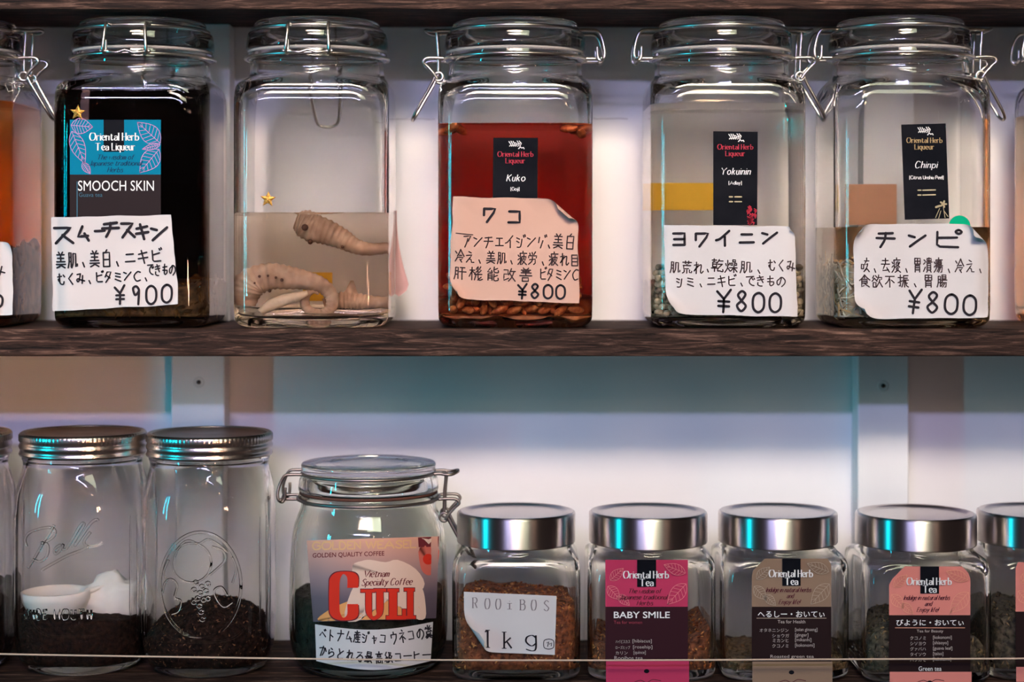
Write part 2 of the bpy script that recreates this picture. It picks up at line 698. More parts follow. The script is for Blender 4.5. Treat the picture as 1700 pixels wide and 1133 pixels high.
def lat(mb, text, x0, y0, x1, h, w, surf, layer, mi=0, nib=None, serif=False, shear=0.0, slope=0.0, gap=3.2):
    """drawn Latin lettering; h = cap height in px, y0 = top of the capitals"""
    xs = []
    x = 0
    for ch in text:
        if ch == ' ':
            xs.append((x, 0, 0))
            x += 7
            continue
        st = [stroke_pts(s) for s in LAT.get(ch, LAT['o'])]
        a = min(p.x for s in st for p in s)
        b = max(p.x for s in st for p in s)
        xs.append((x - a, st, LAT.get(ch)))
        x += (b - a) + gap + (1.6 if serif else 0)
    sx = (x1 - x0) / max(1, x - gap)
    sy = h / 20
    for ox, st, raw in xs:
        if not st:
            continue

        def M(p):
            px = x0 + (ox + p.x) * sx + shear * (20 - p.y) * sy
            return Vector((px, y0 + p.y * sy + slope * (px - x0), 0))
        for s, rw in zip(st, raw):
            ribbon(mb, [M(p) for p in s], w, surf, layer, mi, nib)
            if serif and not rw.startswith('~'):
                for e, f in ((s[0], s[1]), (s[-1], s[-2])):
                    if abs(f.x - e.x) < 0.3 * abs(f.y - e.y) and abs(f.y - e.y) > 4:
                        ribbon(mb, [M(e + Vector((-2.2, 0, 0))), M(e + Vector((2.2, 0, 0)))], max(0.5, w * 0.38), surf, layer, mi)


def sans(mb, text, x0, y0, x1, h, surf, layer, mi=0, shear=0.0, slope=0.0, bold=0.0):
    """plain printed lettering from the built-in font, fitted to a px box"""
    c = bpy.data.curves.new('printed_text', 'FONT')
    c.body = text
    c.resolution_u = 3
    c.offset = bold
    o = bpy.data.objects.new('printed_text', c)
    C.objects.link(o)
    me = o.evaluated_get(bpy.context.evaluated_depsgraph_get()).to_mesh()
    vs = [Vector(v.co) for v in me.vertices]
    fs = [tuple(p.vertices) for p in me.polygons]
    bpy.data.objects.remove(o)
    bpy.data.curves.remove(c)
    if not vs:
        return
    ax, bx = min(v.x for v in vs), max(v.x for v in vs)
    ay, by = min(v.y for v in vs), max(v.y for v in vs)
    out = []
    for v in vs:
        px = x0 + (v.x - ax) / (bx - ax) * (x1 - x0) + shear * (v.y - ay) / (by - ay) * h
        py = y0 + (by - v.y) / (by - ay) * h + slope * (px - x0)
        out.append(surf(px, py, layer))
    mb.add(out, fs, mi)


def patch(mb, x0, y0, x1, y1, surf, layer, mi=0, nx=8, ny=2, quad=None):
    q = quad or ((x0, y0), (x1, y0), (x1, y1), (x0, y1))
    vs = []
    for j in range(ny + 1):
        for i in range(nx + 1):
            u, v = i / nx, j / ny
            a = Vector(q[0]).lerp(Vector(q[1]), u)
            b = Vector(q[3]).lerp(Vector(q[2]), u)
            p = a.lerp(b, v)
            vs.append(surf(p.x, p.y, layer))
    fs = [(j * (nx + 1) + i, j * (nx + 1) + i + 1, (j + 1) * (nx + 1) + i + 1, (j + 1) * (nx + 1) + i) for j in range(ny) for i in range(nx)]
    mb.add(vs, [f[::-1] for f in fs], mi)


class Paper:
    """a paper note: bilinear px quad, corners rolled up (corner, size px along the diagonal, roll radius px, direction), slight waviness"""

    def __init__(s, quad, surf, curls=(), wave=0.0, seed=0.0):
        s.q = [Vector((*p, 0)) for p in quad]
        s.surf, s.curls, s.wave, s.seed = surf, curls, wave, seed

    def pt(s, u, v, layer):
        q, pxm = s.q, (D + 0.01) / F
        cen = (q[0] + q[1] + q[2] + q[3]) / 4
        p = q[0].lerp(q[1], u).lerp(q[3].lerp(q[2], u), v)
        out = 0.0
        for c, size, R, *ang in s.curls:
            d = (q[c] - cen)
            if ang:
                d = Vector((math.cos(ang[0]), math.sin(ang[0]), 0))
            d = d.normalized()
            t = (p - q[c]).dot(d) + size
            if t > 0:
                p = p - d * (t - R * math.sin(min(t / R, 2.6)))
                out += R * (1 - math.cos(min(t / R, 2.6))) * pxm
        if s.wave:
            e = max(0.0, 1 - 6 * min(u, 1 - u, v, 1 - v))
            out += s.wave * pxm * max(0.0, noise.noise(Vector((u * 3.1 + s.seed, v * 2.7, s.seed)))) * (0.35 + e)
            p = p + Vector((noise.noise(Vector((v * 5 + s.seed, 0, 1))), noise.noise(Vector((u * 5 + s.seed, 3, 1))), 0)) * s.wave * 0.35 * e
        return s.surf(p.x, p.y, layer, out)

    def __call__(s, px, py, layer=0.0, out=0.0):
        q = s.q
        u = v = 0.5
        for _ in range(5):
            p = q[0].lerp(q[1], u).lerp(q[3].lerp(q[2], u), v)
            du = (q[1] - q[0]).lerp(q[2] - q[3], v)
            dv = (q[3] - q[0]).lerp(q[2] - q[1], u)
            det = du.x * dv.y - du.y * dv.x
            ex, ey = px - p.x, py - p.y
            u += (ex * dv.y - ey * dv.x) / det
            v += (du.x * ey - du.y * ex) / det
        return s.pt(u, v, layer)

    def mesh(s, mb, layer, n=72, mi=0):
        vs = [s.pt(i / n, j / n, layer) for j in range(n + 1) for i in range(n + 1)]
        mb.add(vs, [(j * (n + 1) + i, (j + 1) * (n + 1) + i, (j + 1) * (n + 1) + i + 1, j * (n + 1) + i + 1) for j in range(n) for i in range(n)], mi)


def leaf(mb, base, tip, wd, surf, layer, mi, w=0.9, veins=7):
    b, t = Vector((*base, 0)), Vector((*tip, 0))
    d = t - b
    nrm = Vector((-d.y, d.x, 0)).normalized()
    for sg in (-1, 1):
        e = [b + d * s + nrm * sg * wd * math.sin(PI * s ** 0.8) for s in [i / 10 for i in range(11)]]
        ribbon(mb, e, w, surf, layer, mi)
        for k in range(1, veins + 1):
            s = k / (veins + 1.0)
            s2 = min(0.99, s + 0.14)
            ribbon(mb, [b + d * s, b + d * s2 + nrm * sg * wd * math.sin(PI * s2 ** 0.8) * 0.97], w * 0.8, surf, layer, mi)
    ribbon(mb, [b, t], w, surf, layer, mi)


# ------------------------------------------------------------------ the setting
YW, PT = 0.155, 0.026            # wall depth behind the shelf edge, post thickness
Z_TOP = EYE + 0.1688             # underside of the upper shelf's front strip
Z_MID = EYE - 0.0615             # top of the middle shelf
Z_LOW = EYE - 0.319              # top of the bottom shelf

mb = MB()
mb.box((-1.4, YW, 0.6), (1.4, YW + 0.03, 2.3))
o = mb.build('wall_back', WALL, smooth=False)
o['kind'] = 'structure'
o['label'] = 'white painted back wall behind the shelves'
o['category'] = 'wall'


def post(name, x0, x1, z0, z1, label):
    m = MB()
    m.box((x0, YW - PT, z0), (x1, YW, z1))
    p = m.build(name, POST, smooth=False)
    bv = p.modifiers.new('soft', 'BEVEL')
    bv.width = 0.0012
    bv.segments = 2
    p['kind'] = 'structure'
    p['label'] = label
    p['category'] = 'post'
    return p


m = MB()
m.box((-0.507, 0.0, Z_LOW), (-0.489, YW, 1.9))  # unseen panel added to keep the cyan light off the wall at left
o = m.build('light_block_left', WOOD, smooth=False)
o['kind'] = 'structure'
o['label'] = 'added dark wooden panel out of view, shading the left bay from cyan light'
o['category'] = 'wall'
yp = YW - PT
lx0, lx1 = W(284, 0, yp).x, W(373, 0, yp).x
rx0, rx1 = W(1424, 0, yp).x, W(1509, 0, yp).x
post('trim_1', lx0, lx1, Z_LOW, EYE - 0.081, 'white upright board left of centre behind the lower shelf')
post('trim_2', rx0, rx1, Z_LOW, EYE - 0.081, 'white upright board on the right behind the lower shelf')
post('trim_3', lx0 + 0.004, lx1 + 0.004, Z_MID, EYE + 0.174, 'white upright board behind the black liquor jar')
post('trim_4', rx0 + 0.004, rx1 + 0.004, Z_MID, EYE + 0.174, 'white upright board behind the jar with the green dot')


def shelf(name, z0, z1, label):
    m = MB()
    m.box((-0.489, 0.016, z0 + 0.0055), (0.75, YW, z1))
    m.box((-0.489, 0.0, z0), (0.75, 0.016, z1 + 0.0002))
    s = m.build(name, WOOD, smooth=False, loc=(0, 0, z1))
    bv = s.modifiers.new('worn_edge', 'BEVEL')
    bv.width = 0.0012
    bv.segments = 2
    tag(s, label, 'shelf')
    return s


shelf('wooden_shelf', Z_TOP, Z_TOP + 0.0195, 'dark wooden shelf board along the top edge, above the clip-top jars')
shelf('wooden_shelf', EYE - 0.081, Z_MID, 'dark stained wooden shelf board across the middle, carrying the clip-top jars')
shelf('wooden_shelf', Z_LOW - 0.0195, Z_LOW, 'dark wooden shelf board at the bottom, carrying the coffee and tea jars')


def screw(px, py, label):
    c = W(px, py, yp)
    t = thing('wood_screw', (c.x, yp, c.z), label, 'screw', 'screws in the white uprights')
    m = MB()
    r8 = [(math.cos(a * PI / 12), math.sin(a * PI / 12)) for a in range(24)]
    m.loft([[Vector((c.x + x * r, yp - d, c.z + z * r)) for x, z in r8] for r, d in ((0.0046, -0.0004), (0.0044, 0.0002), (0.0036, 0.0005), (0.0028, 0.0003))], False, True)
    m.build('dimple', WASHER, t, smooth=False)
    m = MB()
    m.loft([[Vector((c.x + x * r, yp - d, c.z + z * r)) for x, z in r8] for r, d in ((0.0017, -0.0006), (0.0017, 0.0007), (0.0011, 0.0010))], False, True)
    m.box((c.x - 0.0008, yp - 0.0010, c.z - 0.00015), (c.x + 0.0008, yp - 0.0007, c.z + 0.00015))
    m.build('head', SCREW, t)


screw(330, 635, 'small dark screw in the white upright above the lid of the mason jar')
screw(1466, 641, 'small dark screw in the white upright on the right')

# pencil lines on the wall
for (a, b, y, lab) in ((640, 722, 198, 'faint pencil line on the white wall left of the red liquor jar'), (985, 1042, 197, 'faint pencil line on the white wall right of the red liquor jar')):
    m = MB()
    pts = [(a + (b - a) * k / 8, y + rng.uniform(-0.8, 0.8)) for k in range(9)]
    ribbon(m, pts, 1.4, lambda px, py, L=0, out=0: W(px, py, YW - 0.0004), 0, cap=False)
    tag(m.build('pencil_line', SMUDGE), lab, 'line')


# ------------------------------------------------------------------ clip-top jars on the middle shelf
JH, JR = 0.0567, 0.017
OUT = [(0.0045, 0.012, 0.011), (0.0045, 0.036, 0.028), (0.0, 0.041, 0.026), (0.0, 0.0495, 0.018), (0.004, JH - 0.0008, JR), (0.012, JH, JR), (0.05, JH, JR),
       (0.12, JH, JR), (0.158, JH, JR), (0.171, JH, JR + 0.001), (0.1785, 0.0560, 0.022), (0.183, 0.0535, 0.038), (0.1865, 0.0508, None), (0.192, 0.0502, None),
       (0.1985, 0.0502, None), (0.1992, 0.0528, None), (0.2010, 0.0530, None), (0.2040, 0.0524, None)]
INN = [(0.2040, 0.0466, None), (0.192, 0.0466, None), (0.1860, 0.0468, None), (0.181, 0.0490, 0.034), (0.176, 0.0520, 0.022), (0.166, JH - 0.0032, JR - 0.002),
       (0.12, JH - 0.0032, JR - 0.003), (0.02, JH - 0.0032, JR - 0.003), (0.0095, JH - 0.0045, JR - 0.002), (0.0075, 0.046, 0.018), (0.0085, 0.036, 0.028), (0.0105, 0.012, 0.011)]
LID = [(0.2062, 0.0470, None), (0.2062, 0.0528, None), (0.2075, 0.0534, None), (0.2125, 0.0530, None), (0.2190, 0.0522, None), (0.2203, 0.0500, None), (0.2208, 0.0478, None),
       (0.2232, 0.0474, None), (0.2262, 0.0472, None), (0.2284, 0.0455, None), (0.2286, 0.040, None), (0.2268, 0.0385, None), (0.2266, 0.012, None)]
LID_IN = [(0.2062, 0.0470, None), (0.2064, 0.0455, None), (0.213, 0.0440, None), (0.2190, 0.0420, None), (0.2215, 0.0380, None), (0.2215, 0.012, None)]


def arc_ring(cx, cy, z, r, n=72):
    return [Vector((cx + r * math.cos(2 * PI * i / n), cy + r * math.sin(2 * PI * i / n), z)) for i in range(n)]


def bail(jar, cx, cy, z0, az, R, zu, zl, ru, wr=0.00115, mat=None, lever=True, lev=0.036):
    """wire bail: ring round the lid, ring round the neck, hinge loops at angle az, clasp and lever opposite"""
    mat = mat or WIRE
    d = Vector((math.cos(az), math.sin(az), 0))
    t = Vector((-math.sin(az), math.cos(az), 0))
    c = Vector((cx, cy, z0))

    def P(rad, tan, z, s=1):
        return c + d * (rad * s) + t * tan + Vector((0, 0, z))
    w = MB()
    w.tube(arc_ring(cx, cy, z0 + zu, ru), wr, True)
    for s in (1, -1):
        tt = 0.0145 * s
        a = math.sqrt(ru * ru - tt * tt)
        pts = [P(a - 0.002, tt, zu), P(R + 0.004, tt, zu), P(R + 0.0085, tt, zu - 0.001), P(R + 0.0115, tt, zu - 0.006), P(R + 0.0135, tt * 1.05, zl + 0.006),
               P(R + 0.0132, tt * 1.08, zl + 0.0005), P(R + 0.0105, tt * 1.02, zl - 0.0018), P(R + 0.0085, tt, zl + 0.001), P(R + 0.0080, tt, zl + 0.009)]
        w.tube(catmull(pts, 5), wr, False)
    b = w.build('lid_bail', mat, jar)
    w = MB()
    w.tube(arc_ring(cx, cy, z0 + zl, R + 0.0005), wr, True)
    for s in (1, -1):
        tt = 0.0115 * s
        w.tube(catmull([P(R * 0.985, tt, zl), P(R + 0.006, tt, zl), P(R + 0.0108, tt, zl), P(R + 0.0112, tt * 1.6, zl)], 5), wr)
    w.tube([P(R + 0.0112, -0.0185, zl), P(R + 0.0112, -0.006, zl - 0.001), P(R + 0.0112, 0, zl + 0.001), P(R + 0.0112, 0.006, zl - 0.001), P(R + 0.0112, 0.0185, zl)], wr)
    w.build('neck_wire', mat, jar)
    if not lever:
        return
    w = MB()
    for s in (1, -1):
        tt = 0.0105 * s
        a = math.sqrt(ru * ru - tt * tt)
        # upright of the clasp
        w.tube(catmull([P(a, tt, zu, -1), P(R + 0.0045, tt, zu, -1), P(R + 0.0055, tt, zu - 0.003, -1), P(R + 0.0045, tt, zl + 0.004, -1), P(R + 0.0042, tt, zl - 0.011, -1)], 5), wr)
        # eye at its foot
        e = P(R + 0.0042, tt * 1.1, zl - 0.0135, -1)
        w.tube([e + (-d) * (0.0032 * math.cos(k * PI / 8)) + Vector((0, 0, 0.0032 * math.sin(k * PI / 8))) for k in range(16)], wr * 0.9, True)
        # hook from the neck wire
        w.tube(catmull([P(R, tt * 1.25, zl, -1), P(R + 0.007, tt * 1.25, zl + 0.0005, -1), P(R + 0.0135, tt * 1.25, zl, -1), P(R + 0.0155, tt * 1.25, zl - 0.003, -1),
                        P(R + 0.0125, tt * 1.2, zl - 0.006, -1), P(R + 0.008, tt * 1.2, zl - 0.011, -1), P(R + 0.0052, tt * 1.15, zl - 0.0155, -1)], 5), wr)
    # small top handle
    w.tube(catmull([P(R + 0.002, 0.0105, zu, -1), P(R + 0.009, 0.011, zu - 0.0005, -1), P(R + 0.014, 0.006, zu + 0.001, -1), P(R + 0.014, -0.006, zu + 0.001, -1), P(R + 0.009, -0.011, zu - 0.0005, -1), P(R + 0.002, -0.0105, zu, -1)], 5), wr)
    w.build('clasp', mat, jar)
    w = MB()
    l2 = lev
    w.tube(catmull([P(R + 0.0065, 0.012, zl - 0.0125, -1), P(R + 0.0095, 0.0115, zl - 0.019, -1), P(R + 0.0095 + l2 * 0.33, 0.009, zl - 0.014 - l2 * 0.72, -1),
                    P(R + 0.0095 + l2 * 0.4, 0.004, zl - 0.014 - l2 * 0.86, -1), P(R + 0.0095 + l2 * 0.4, -0.004, zl - 0.014 - l2 * 0.86, -1), P(R + 0.0095 + l2 * 0.33, -0.009, zl - 0.014 - l2 * 0.72, -1),
                    P(R + 0.0095, -0.0115, zl - 0.019, -1), P(R + 0.0065, -0.012, zl - 0.0125, -1)], 6), wr)
    w.build('lever', mat, jar)


def clip_jar(cx, yf, az, label, lever=True, z0=Z_MID):
    cy = yf + JH
    j = thing('clip_top_jar', (cx, cy, z0), label, 'jar', 'clip-top liquor jars on the middle shelf')
    m = MB()
    shell(m, cx, cy, z0, chaikin(OUT, 2) + chaikin(INN, 2), 0, n=144)
    m.build('glass_body', GLASS, j)
    m = MB()
    top = chaikin(LID, 2)
    und = chaikin(LID_IN, 2)
    m.loft([ring(cx, cy, z0 + z, h, h, 96) for z, h, r in und[::-1] + top[1:]], True, True)
    m.build('glass_lid', GLASS, j)
    m = MB()
    m.loft([ring(cx, cy, z0 + z, h, h, 72) for z, h in ((0.2041, 0.0475), (0.2041, 0.0519), (0.2061, 0.0519), (0.2061, 0.0475))], False, False, loop=True)
    m.build('gasket', GASKET, j)
    bail(j, cx, cy, z0, az, 0.0532, 0.2213, 0.2003, 0.0490, lever=lever)
    return j, cy, Face(cx, yf, JH, JR)


def liquor(cx, cy, level, mat, label, z0=Z_MID, name='liquor'):
    """fill up to height level (above the jar's foot)"""
    p = [q for q in chaikin(INN, 2)[::-1] if q[0] < level - 0.0005]
    g = 0.0012
    m = MB()
    rows = [(z - g if z < 0.02 else z, h + g, (r if r is not None else h) + g) for z, h, r in p]
    # interpolate the profile at the level
    full = chaikin(INN, 2)[::-1]
    for a, b in zip(full[:-1], full[1:]):
        if a[0] <= level <= b[0] and a[0] > 0.012:
            f = (level - a[0]) / max(1e-9, b[0] - a[0])
            ra, rb = (a[2] if a[2] is not None else a[1]), (b[2] if b[2] is not None else b[1])
            hh, rr = a[1] + (b[1] - a[1]) * f + g, ra + (rb - ra) * f + g
            break
    rows.append((level, hh, rr))
    rings = [ring(cx, cy, z0 + z, h, r, 128) for z, h, r in rows]
    rings.append(ring(cx, cy, z0 + level - 0.0004, hh - 0.0022, rr - 0.002, 128))
    rings.append(ring(cx, cy, z0 + level - 0.0004, hh * 0.3, hh * 0.3, 128))
    m.loft(rings, True, True)
    o = m.build(name, mat, loc=(cx, cy, z0))
    return tag(o, label, 'liquor', kind='stuff')


def heap(name, cx, cy, z0, h, r, hf, mat, label, cat, flakes=0, fsize=0.0018, fmats=(), seed=1, zb=0.009, n=72, loc=None, rough=0.0007, strips=False, taper=None):
    """loose filling of a jar: rounded-square column whose top is hf(x,y) (offsets from the centre)"""
    rg = random.Random(seed)
    m = MB()
    rings = []
    dirs = [(math.cos(2 * PI * i / n), math.sin(2 * PI * i / n), rho(2 * PI * i / n, h, r)) for i in range(n)]

    def jit(x, y, z, a):
        k = noise.noise(Vector((x * 260, y * 260, z * 260 + seed)))
        return k * a
    lev = 9
    for k in range(lev + 1):
        row = []
        for c, s, R in dirs:
            top = hf(c * R, s * R)
            z = zb + (top - zb) * k / lev
            tp = taper(z) if taper else 0.0
            q = R - 0.0004 - tp - abs(jit(c * R, s * R, z, rough * 1.6))
            row.append(Vector((cx + c * q, cy + s * q, z0 + z)))
        rings.append(row)
    for f in (0.93, 0.82, 0.68, 0.52, 0.36, 0.2, 0.07):
        row = []
        for c, s, R in dirs:
            x, y = c * R * f, s * R * f
            row.append(Vector((cx + x, cy + y, z0 + hf(x, y) + jit(x, y, 0.0, rough * 3))))
        rings.append(row)
    m.loft(rings, True, True)
    nm = max(1, len(fmats))
    for _ in range(flakes):
        side = rg.random() < 0.6
        a = rg.uniform(0, 2 * PI)
        if side and rg.random() < 0.85:
            a = rg.uniform(PI, 2 * PI)
        c, s = math.cos(a), math.sin(a)
        R = rho(a, h, r)
        if side:
            q = R - 0.0008
            z = rg.uniform(zb, hf(c * R, s * R))
            q -= taper(z) if taper else 0
        else:
            q = R * math.sqrt(rg.random()) * 0.96
            z = hf(c * q, s * q) + 0.0004
        p = Vector((cx + c * q, cy + s * q, z0 + z))
        u = Vector((rg.uniform(-1, 1), rg.uniform(-1, 1), rg.uniform(-1, 1))).normalized()
        if side:
            nn = Vector((c, s, 0))
            u = (u - nn * u.dot(nn)).normalized()
        v = u.orthogonal().normalized()
        L = fsize * rg.uniform(0.5, 1.6)
        if strips:
            pts = [p + u * L * k * 1.3 + v * (0.35 * L * math.sin(k * 2.2 + a * 5)) - (Vector((c, s, 0)) * (0.0004 * k)) for k in (-1.5, -0.5, 0.5, 1.5)]
            pts = [Vector((min(max(x.x, cx - h + 0.0005), cx + h - 0.0005), min(max(x.y, cy - h + 0.0005), cy + h - 0.0005), max(x.z, z0 + zb))) for x in pts]
            m.tube(pts, L * 0.17, n=4, mi=1 + rg.randrange(nm))
        else:
            w = v * L * rg.uniform(0.3, 0.7)
            nn = u.cross(v) * L * 0.22
            m.add([p - u * L, p + w, p + u * L, p - w, p + nn, p - nn], [(0, 1, 4), (1, 2, 4), (2, 3, 4), (3, 0, 4), (1, 0, 5), (2, 1, 5), (3, 2, 5), (0, 3, 5)], 1 + rg.randrange(nm))
    o = m.build(name, [mat, *fmats] if fmats else [mat, mat], loc=loc or (cx, cy, z0))
    return tag(o, label, cat, kind='stuff')


IH, IR = JH - 0.0034, JR - 0.003     # inside of a clip-top jar


def star(jar, px, py, r, surf, label=None):
    m = MB()
    rim, mid = [], []
    for k in range(10):
        a = -PI / 2 + k * PI / 5 + 0.06
        q = r if k % 2 == 0 else r * 0.46
        rim.append(surf(px + q * math.cos(a), py + q * math.sin(a), 0))
        mid.append(surf(px + q * 0.93 * math.cos(a), py + q * 0.93 * math.sin(a), 0, 0.0007))
    c = surf(px, py, 0, 0.0013)
    m.add(rim + mid + [c], [(k, (k + 1) % 10, 10 + (k + 1) % 10, 10 + k) for k in range(10)] + [(10 + k, 10 + (k + 1) % 10, 20) for k in range(10)])
    o = m.build('star_sticker', GOLD, jar, smooth=False)
    o['label'] = 'gold glitter star sticker'


def note(jar, quad, surf, mat, layer, curls, wave, seed, write, label):
    m = MB()
    pp = Paper(quad, surf, curls, wave, seed)
    pp.mesh(m, layer)
    o = m.build('price_note', mat, jar)
    o['label'] = label
    t = MB()
    write(t, pp)
    if t.v:
        t.build('handwriting', [INK, INK_THIN], o)
    return o


# ---- black liquor jar (second from the left)
J1X, J1Y = -0.2785, 0.008
j, cy, S1 = clip_jar(J1X, J1Y, -PI / 2, 'clip-top jar of black liquor with a blue and grey label and 900 yen note', lever=True)
liquor(J1X, cy, 0.1735, LIQ_BLACK, 'near black herb liquor filling the jar with the blue printed label')
heap('tea_leaf_sediment', J1X, cy, Z_MID, IH, IR, lambda x, y: 0.030 + 0.006 * noise.noise(Vector((x * 40, y * 40, 2))) + 0.05 * max(0, x),
     noisy('soaked_tea_leaves', (0.03, 0.014, 0.006), (0.13, 0.065, 0.022), 160, 0.7, 0.6), 'dark soaked tea leaves settled in the black liquor', 'tea leaves', 260, 0.0035,
     (flat('leaf_bit_a', (0.12, 0.06, 0.02)), flat('leaf_bit_b', (0.05, 0.025, 0.01))), seed=4)
star(j, 129, 187, 13.5, S1)
BLUE = flat('label_blue', (0.0, 0.165, 0.27), 0.6)
TAUPE = flat('label_taupe', (0.022, 0.015, 0.016), 0.6)
PINK_LINE = flat('label_pink_line', (0.50, 0.25, 0.48), 0.5)
BLUE_DK = flat('label_dark_blue_ink', (0.008, 0.045, 0.10), 0.5)
BLUE_TXT = flat('label_blue_ink', (0.05, 0.13, 0.18), 0.5)
m = MB()
patch(m, 116, 199, 267, 290, S1, 0, 0)
patch(m, 116, 290, 267, 462, S1, 0, 1)
lb = m.build('printed_label', [BLUE, TAUPE], j)
lb['label'] = 'blue over grey printed label with pink leaf drawings'
m = MB()
patch(m, 172, 199, 206, 252, S1, 1, 0)
for bs, tp, wd in (((118, 208), (154, 211), 13), ((119, 218), (141, 272), 12), ((137, 270), (150, 289), 6), ((266, 238), (228, 203), 15), ((266, 240), (236, 248), 5), ((264, 248), (232, 287), 15)):
    leaf(m, bs, tp, wd, S1, 1, 1)
ribbon(m, [(128, 302), (128, 365)], 1.6, S1, 1, 4)
lat(m, 'Oriental Herb', 149, 221, 231, 12, 2.1, S1, 2, 2, nib=0.25, serif=True, gap=2)
lat(m, 'Tea Liqueur', 158, 238, 225, 11.5, 2.1, S1, 2, 2, nib=0.25, serif=True, gap=2)
lat(m, 'The wisdom of', 160, 257, 221, 8, 1.3, S1, 2, 3, nib=0.45, shear=0.35)
lat(m, 'Japanese traditional', 147, 267, 234, 8, 1.3, S1, 2, 3, nib=0.45, shear=0.35)
lat(m, 'Herbs', 178, 278, 203, 8, 1.3, S1, 2, 3, nib=0.45, shear=0.35)
sans(m, 'SMOOCH SKIN', 129.5, 300, 255.5, 17, S1, 2, 2)
sans(m, 'Guava tea', 131, 320, 170, 7, S1, 2, 4)
m.build('print', [BLACK_LABEL, PINK_LINE, WHITE_INK, BLUE_DK, BLUE_TXT], lb)


def wr(t, s):
    L = 8
    hand(t, 'ス', 86, 372, 129, 371, 34, 4.6, s, L)
    hand(t, 'ム', 126, 374, 152, 374, 26, 4.6, s, L)
    hand(t, 'ー', 155, 374, 174, 373, 20, 4.4, s, L)
    hand(t, 'チ', 168, 366, 202, 365, 28, 4.6, s, L)
    hand(t, 'ス', 198, 366, 228, 365, 30, 4.6, s, L)
    hand(t, 'キ', 222, 370, 250, 368, 28, 4.6, s, L)
    hand(t, 'ン', 247, 372, 282, 370, 30, 4.6, s, L)
    hand(t, '美肌、美白、', 92, 416, 205, 413, 29, 2.7, s, L)
    hand(t, 'ニキビ', 205, 416, 270, 411, 24, 2.7, s, L)
    hand(t, 'むくみ、ビタミンC、', 94, 453, 251, 446, 20, 2.5, s, L)
    hand(t, 'できもの', 244, 437, 293, 438, 20, 2.3, s, L)
    hand(t, '¥900', 188, 473, 292, 470, 33, 4.0, s, L, fill=0.82)


note(j, ((85, 361), (284, 357), (297, 506), (88, 517)), S1, PAPER, 4, ((2, 12, 14),), 5.0, 1.7, wr, 'white handwritten price note reading 900 yen')

m = MB()
for k in range(1):
    yb_ = J1Y + 2 * JH + 0.0005
    m.box((J1X - 0.050, yb_, Z_MID + 0.034), (J1X + 0.034, yb_ + 0.0003, Z_MID + 0.174))
o = m.build('back_label', BLACK_LABEL, j, smooth=False)
o['label'] = 'large black label on the back of the jar'

# ---- seahorse jar (third from the left)
J2X, J2Y = -0.1468, 0.006
j, cy, S2 = clip_jar(J2X, J2Y, -PI / 2, 'unlabelled clip-top glass jar with pale pickled seahorses and a gold star sticker')
liquor(J2X, cy, (405 - 352) * 1.30 / 3000 + 0.0615 - 0.0002, LIQ_CLEAR, 'clear pale liquor half filling the jar of pickled seahorses')
star(j, 445, 331, 14, S2)
SEA = noisy('pickled_skin', (0.42, 0.25, 0.17), (0.60, 0.40, 0.29), 90, 0.55, 0.3)
SEA_PALE = noisy('pickled_pale_skin', (0.62, 0.44, 0.31), (0.74, 0.56, 0.42), 90, 0.5, 0.3)
SPOT = flat('dark_eye_spot', (0.19, 0.09, 0.065), 0.6)


def creature(path, radii, label, mat, Y, fins=(), spots=(), ridge=0.14, ycurve=0.0):
    """ringed body along px points; Y = depth of its middle"""
    P0 = [Vector((*p, 0)) for p in path]
    cp = catmull(P0, 12)
    n = len(cp)
    pts, rr = [], []
    for i, p in enumerate(cp):
        f = i / (n - 1)
        k = f * (len(radii) - 1)
        a = int(min(k, len(radii) - 2))
        R = radii[a] + (radii[a + 1] - radii[a]) * (k - a)
        pts.append(W(p.x, p.y, Y + ycurve * math.sin(f * 4)))
        rr.append(R * 0.00044 * (1 + ridge * math.cos(i * PI / 2)))
    m = MB()
    up = Vector((0, -1, 0))
    rings = []
    for i, p in enumerate(pts):
        t = (pts[min(i + 1, n - 1)] - pts[max(i - 1, 0)]).normalized()
        u = (up - t * up.dot(t)).normalized()
        w = t.cross(u)
        row = []
        for a in range(14):
            th = 2 * PI * a / 14
            k = 1 + 0.10 * math.cos(4 * th) * (1 if ridge > 0.05 else 0)
            q = rr[i] * k
            row.append(p + u * math.cos(th) * q * 0.8 + w * math.sin(th) * q)
        rings.append(row)
    m.loft(rings, True, True)
    loc = pts[n // 2]
    o = m.build('preserved_seahorse', mat, loc=loc)
    for tri, d in fins:
        f = MB()
        A = [W(x, y, Y - d) for x, y in tri]
        B = [v + Vector((0, 0.003, 0)) for v in A]
        k = len(A)
        f.add(A + B, [tuple(range(k)), tuple(range(2 * k - 1, k - 1, -1))] + [(a, (a + 1) % k, k + (a + 1) % k, k + a) for a in range(k)])
        f.build('fin', mat, o)
    for x, y, q, d in spots:
        f = MB()
        c = W(x, y, Y - d)
        rr_ = q * 0.00044
        f.loft([[c + Vector((rr_ * math.cos(b) * math.cos(a), rr_ * math.sin(b), rr_ * math.cos(b) * math.sin(a))) for a in [2 * PI * k / 8 for k in range(8)]] for b in (-1.4, -0.7, 0, 0.7, 1.4)])
        sp = f.build('dark_spot', SPOT, o)
        sp['label'] = 'dark pore or eye spot'
    tag(o, label, 'seahorse', 'pickled seahorses in the liquor')
    return o


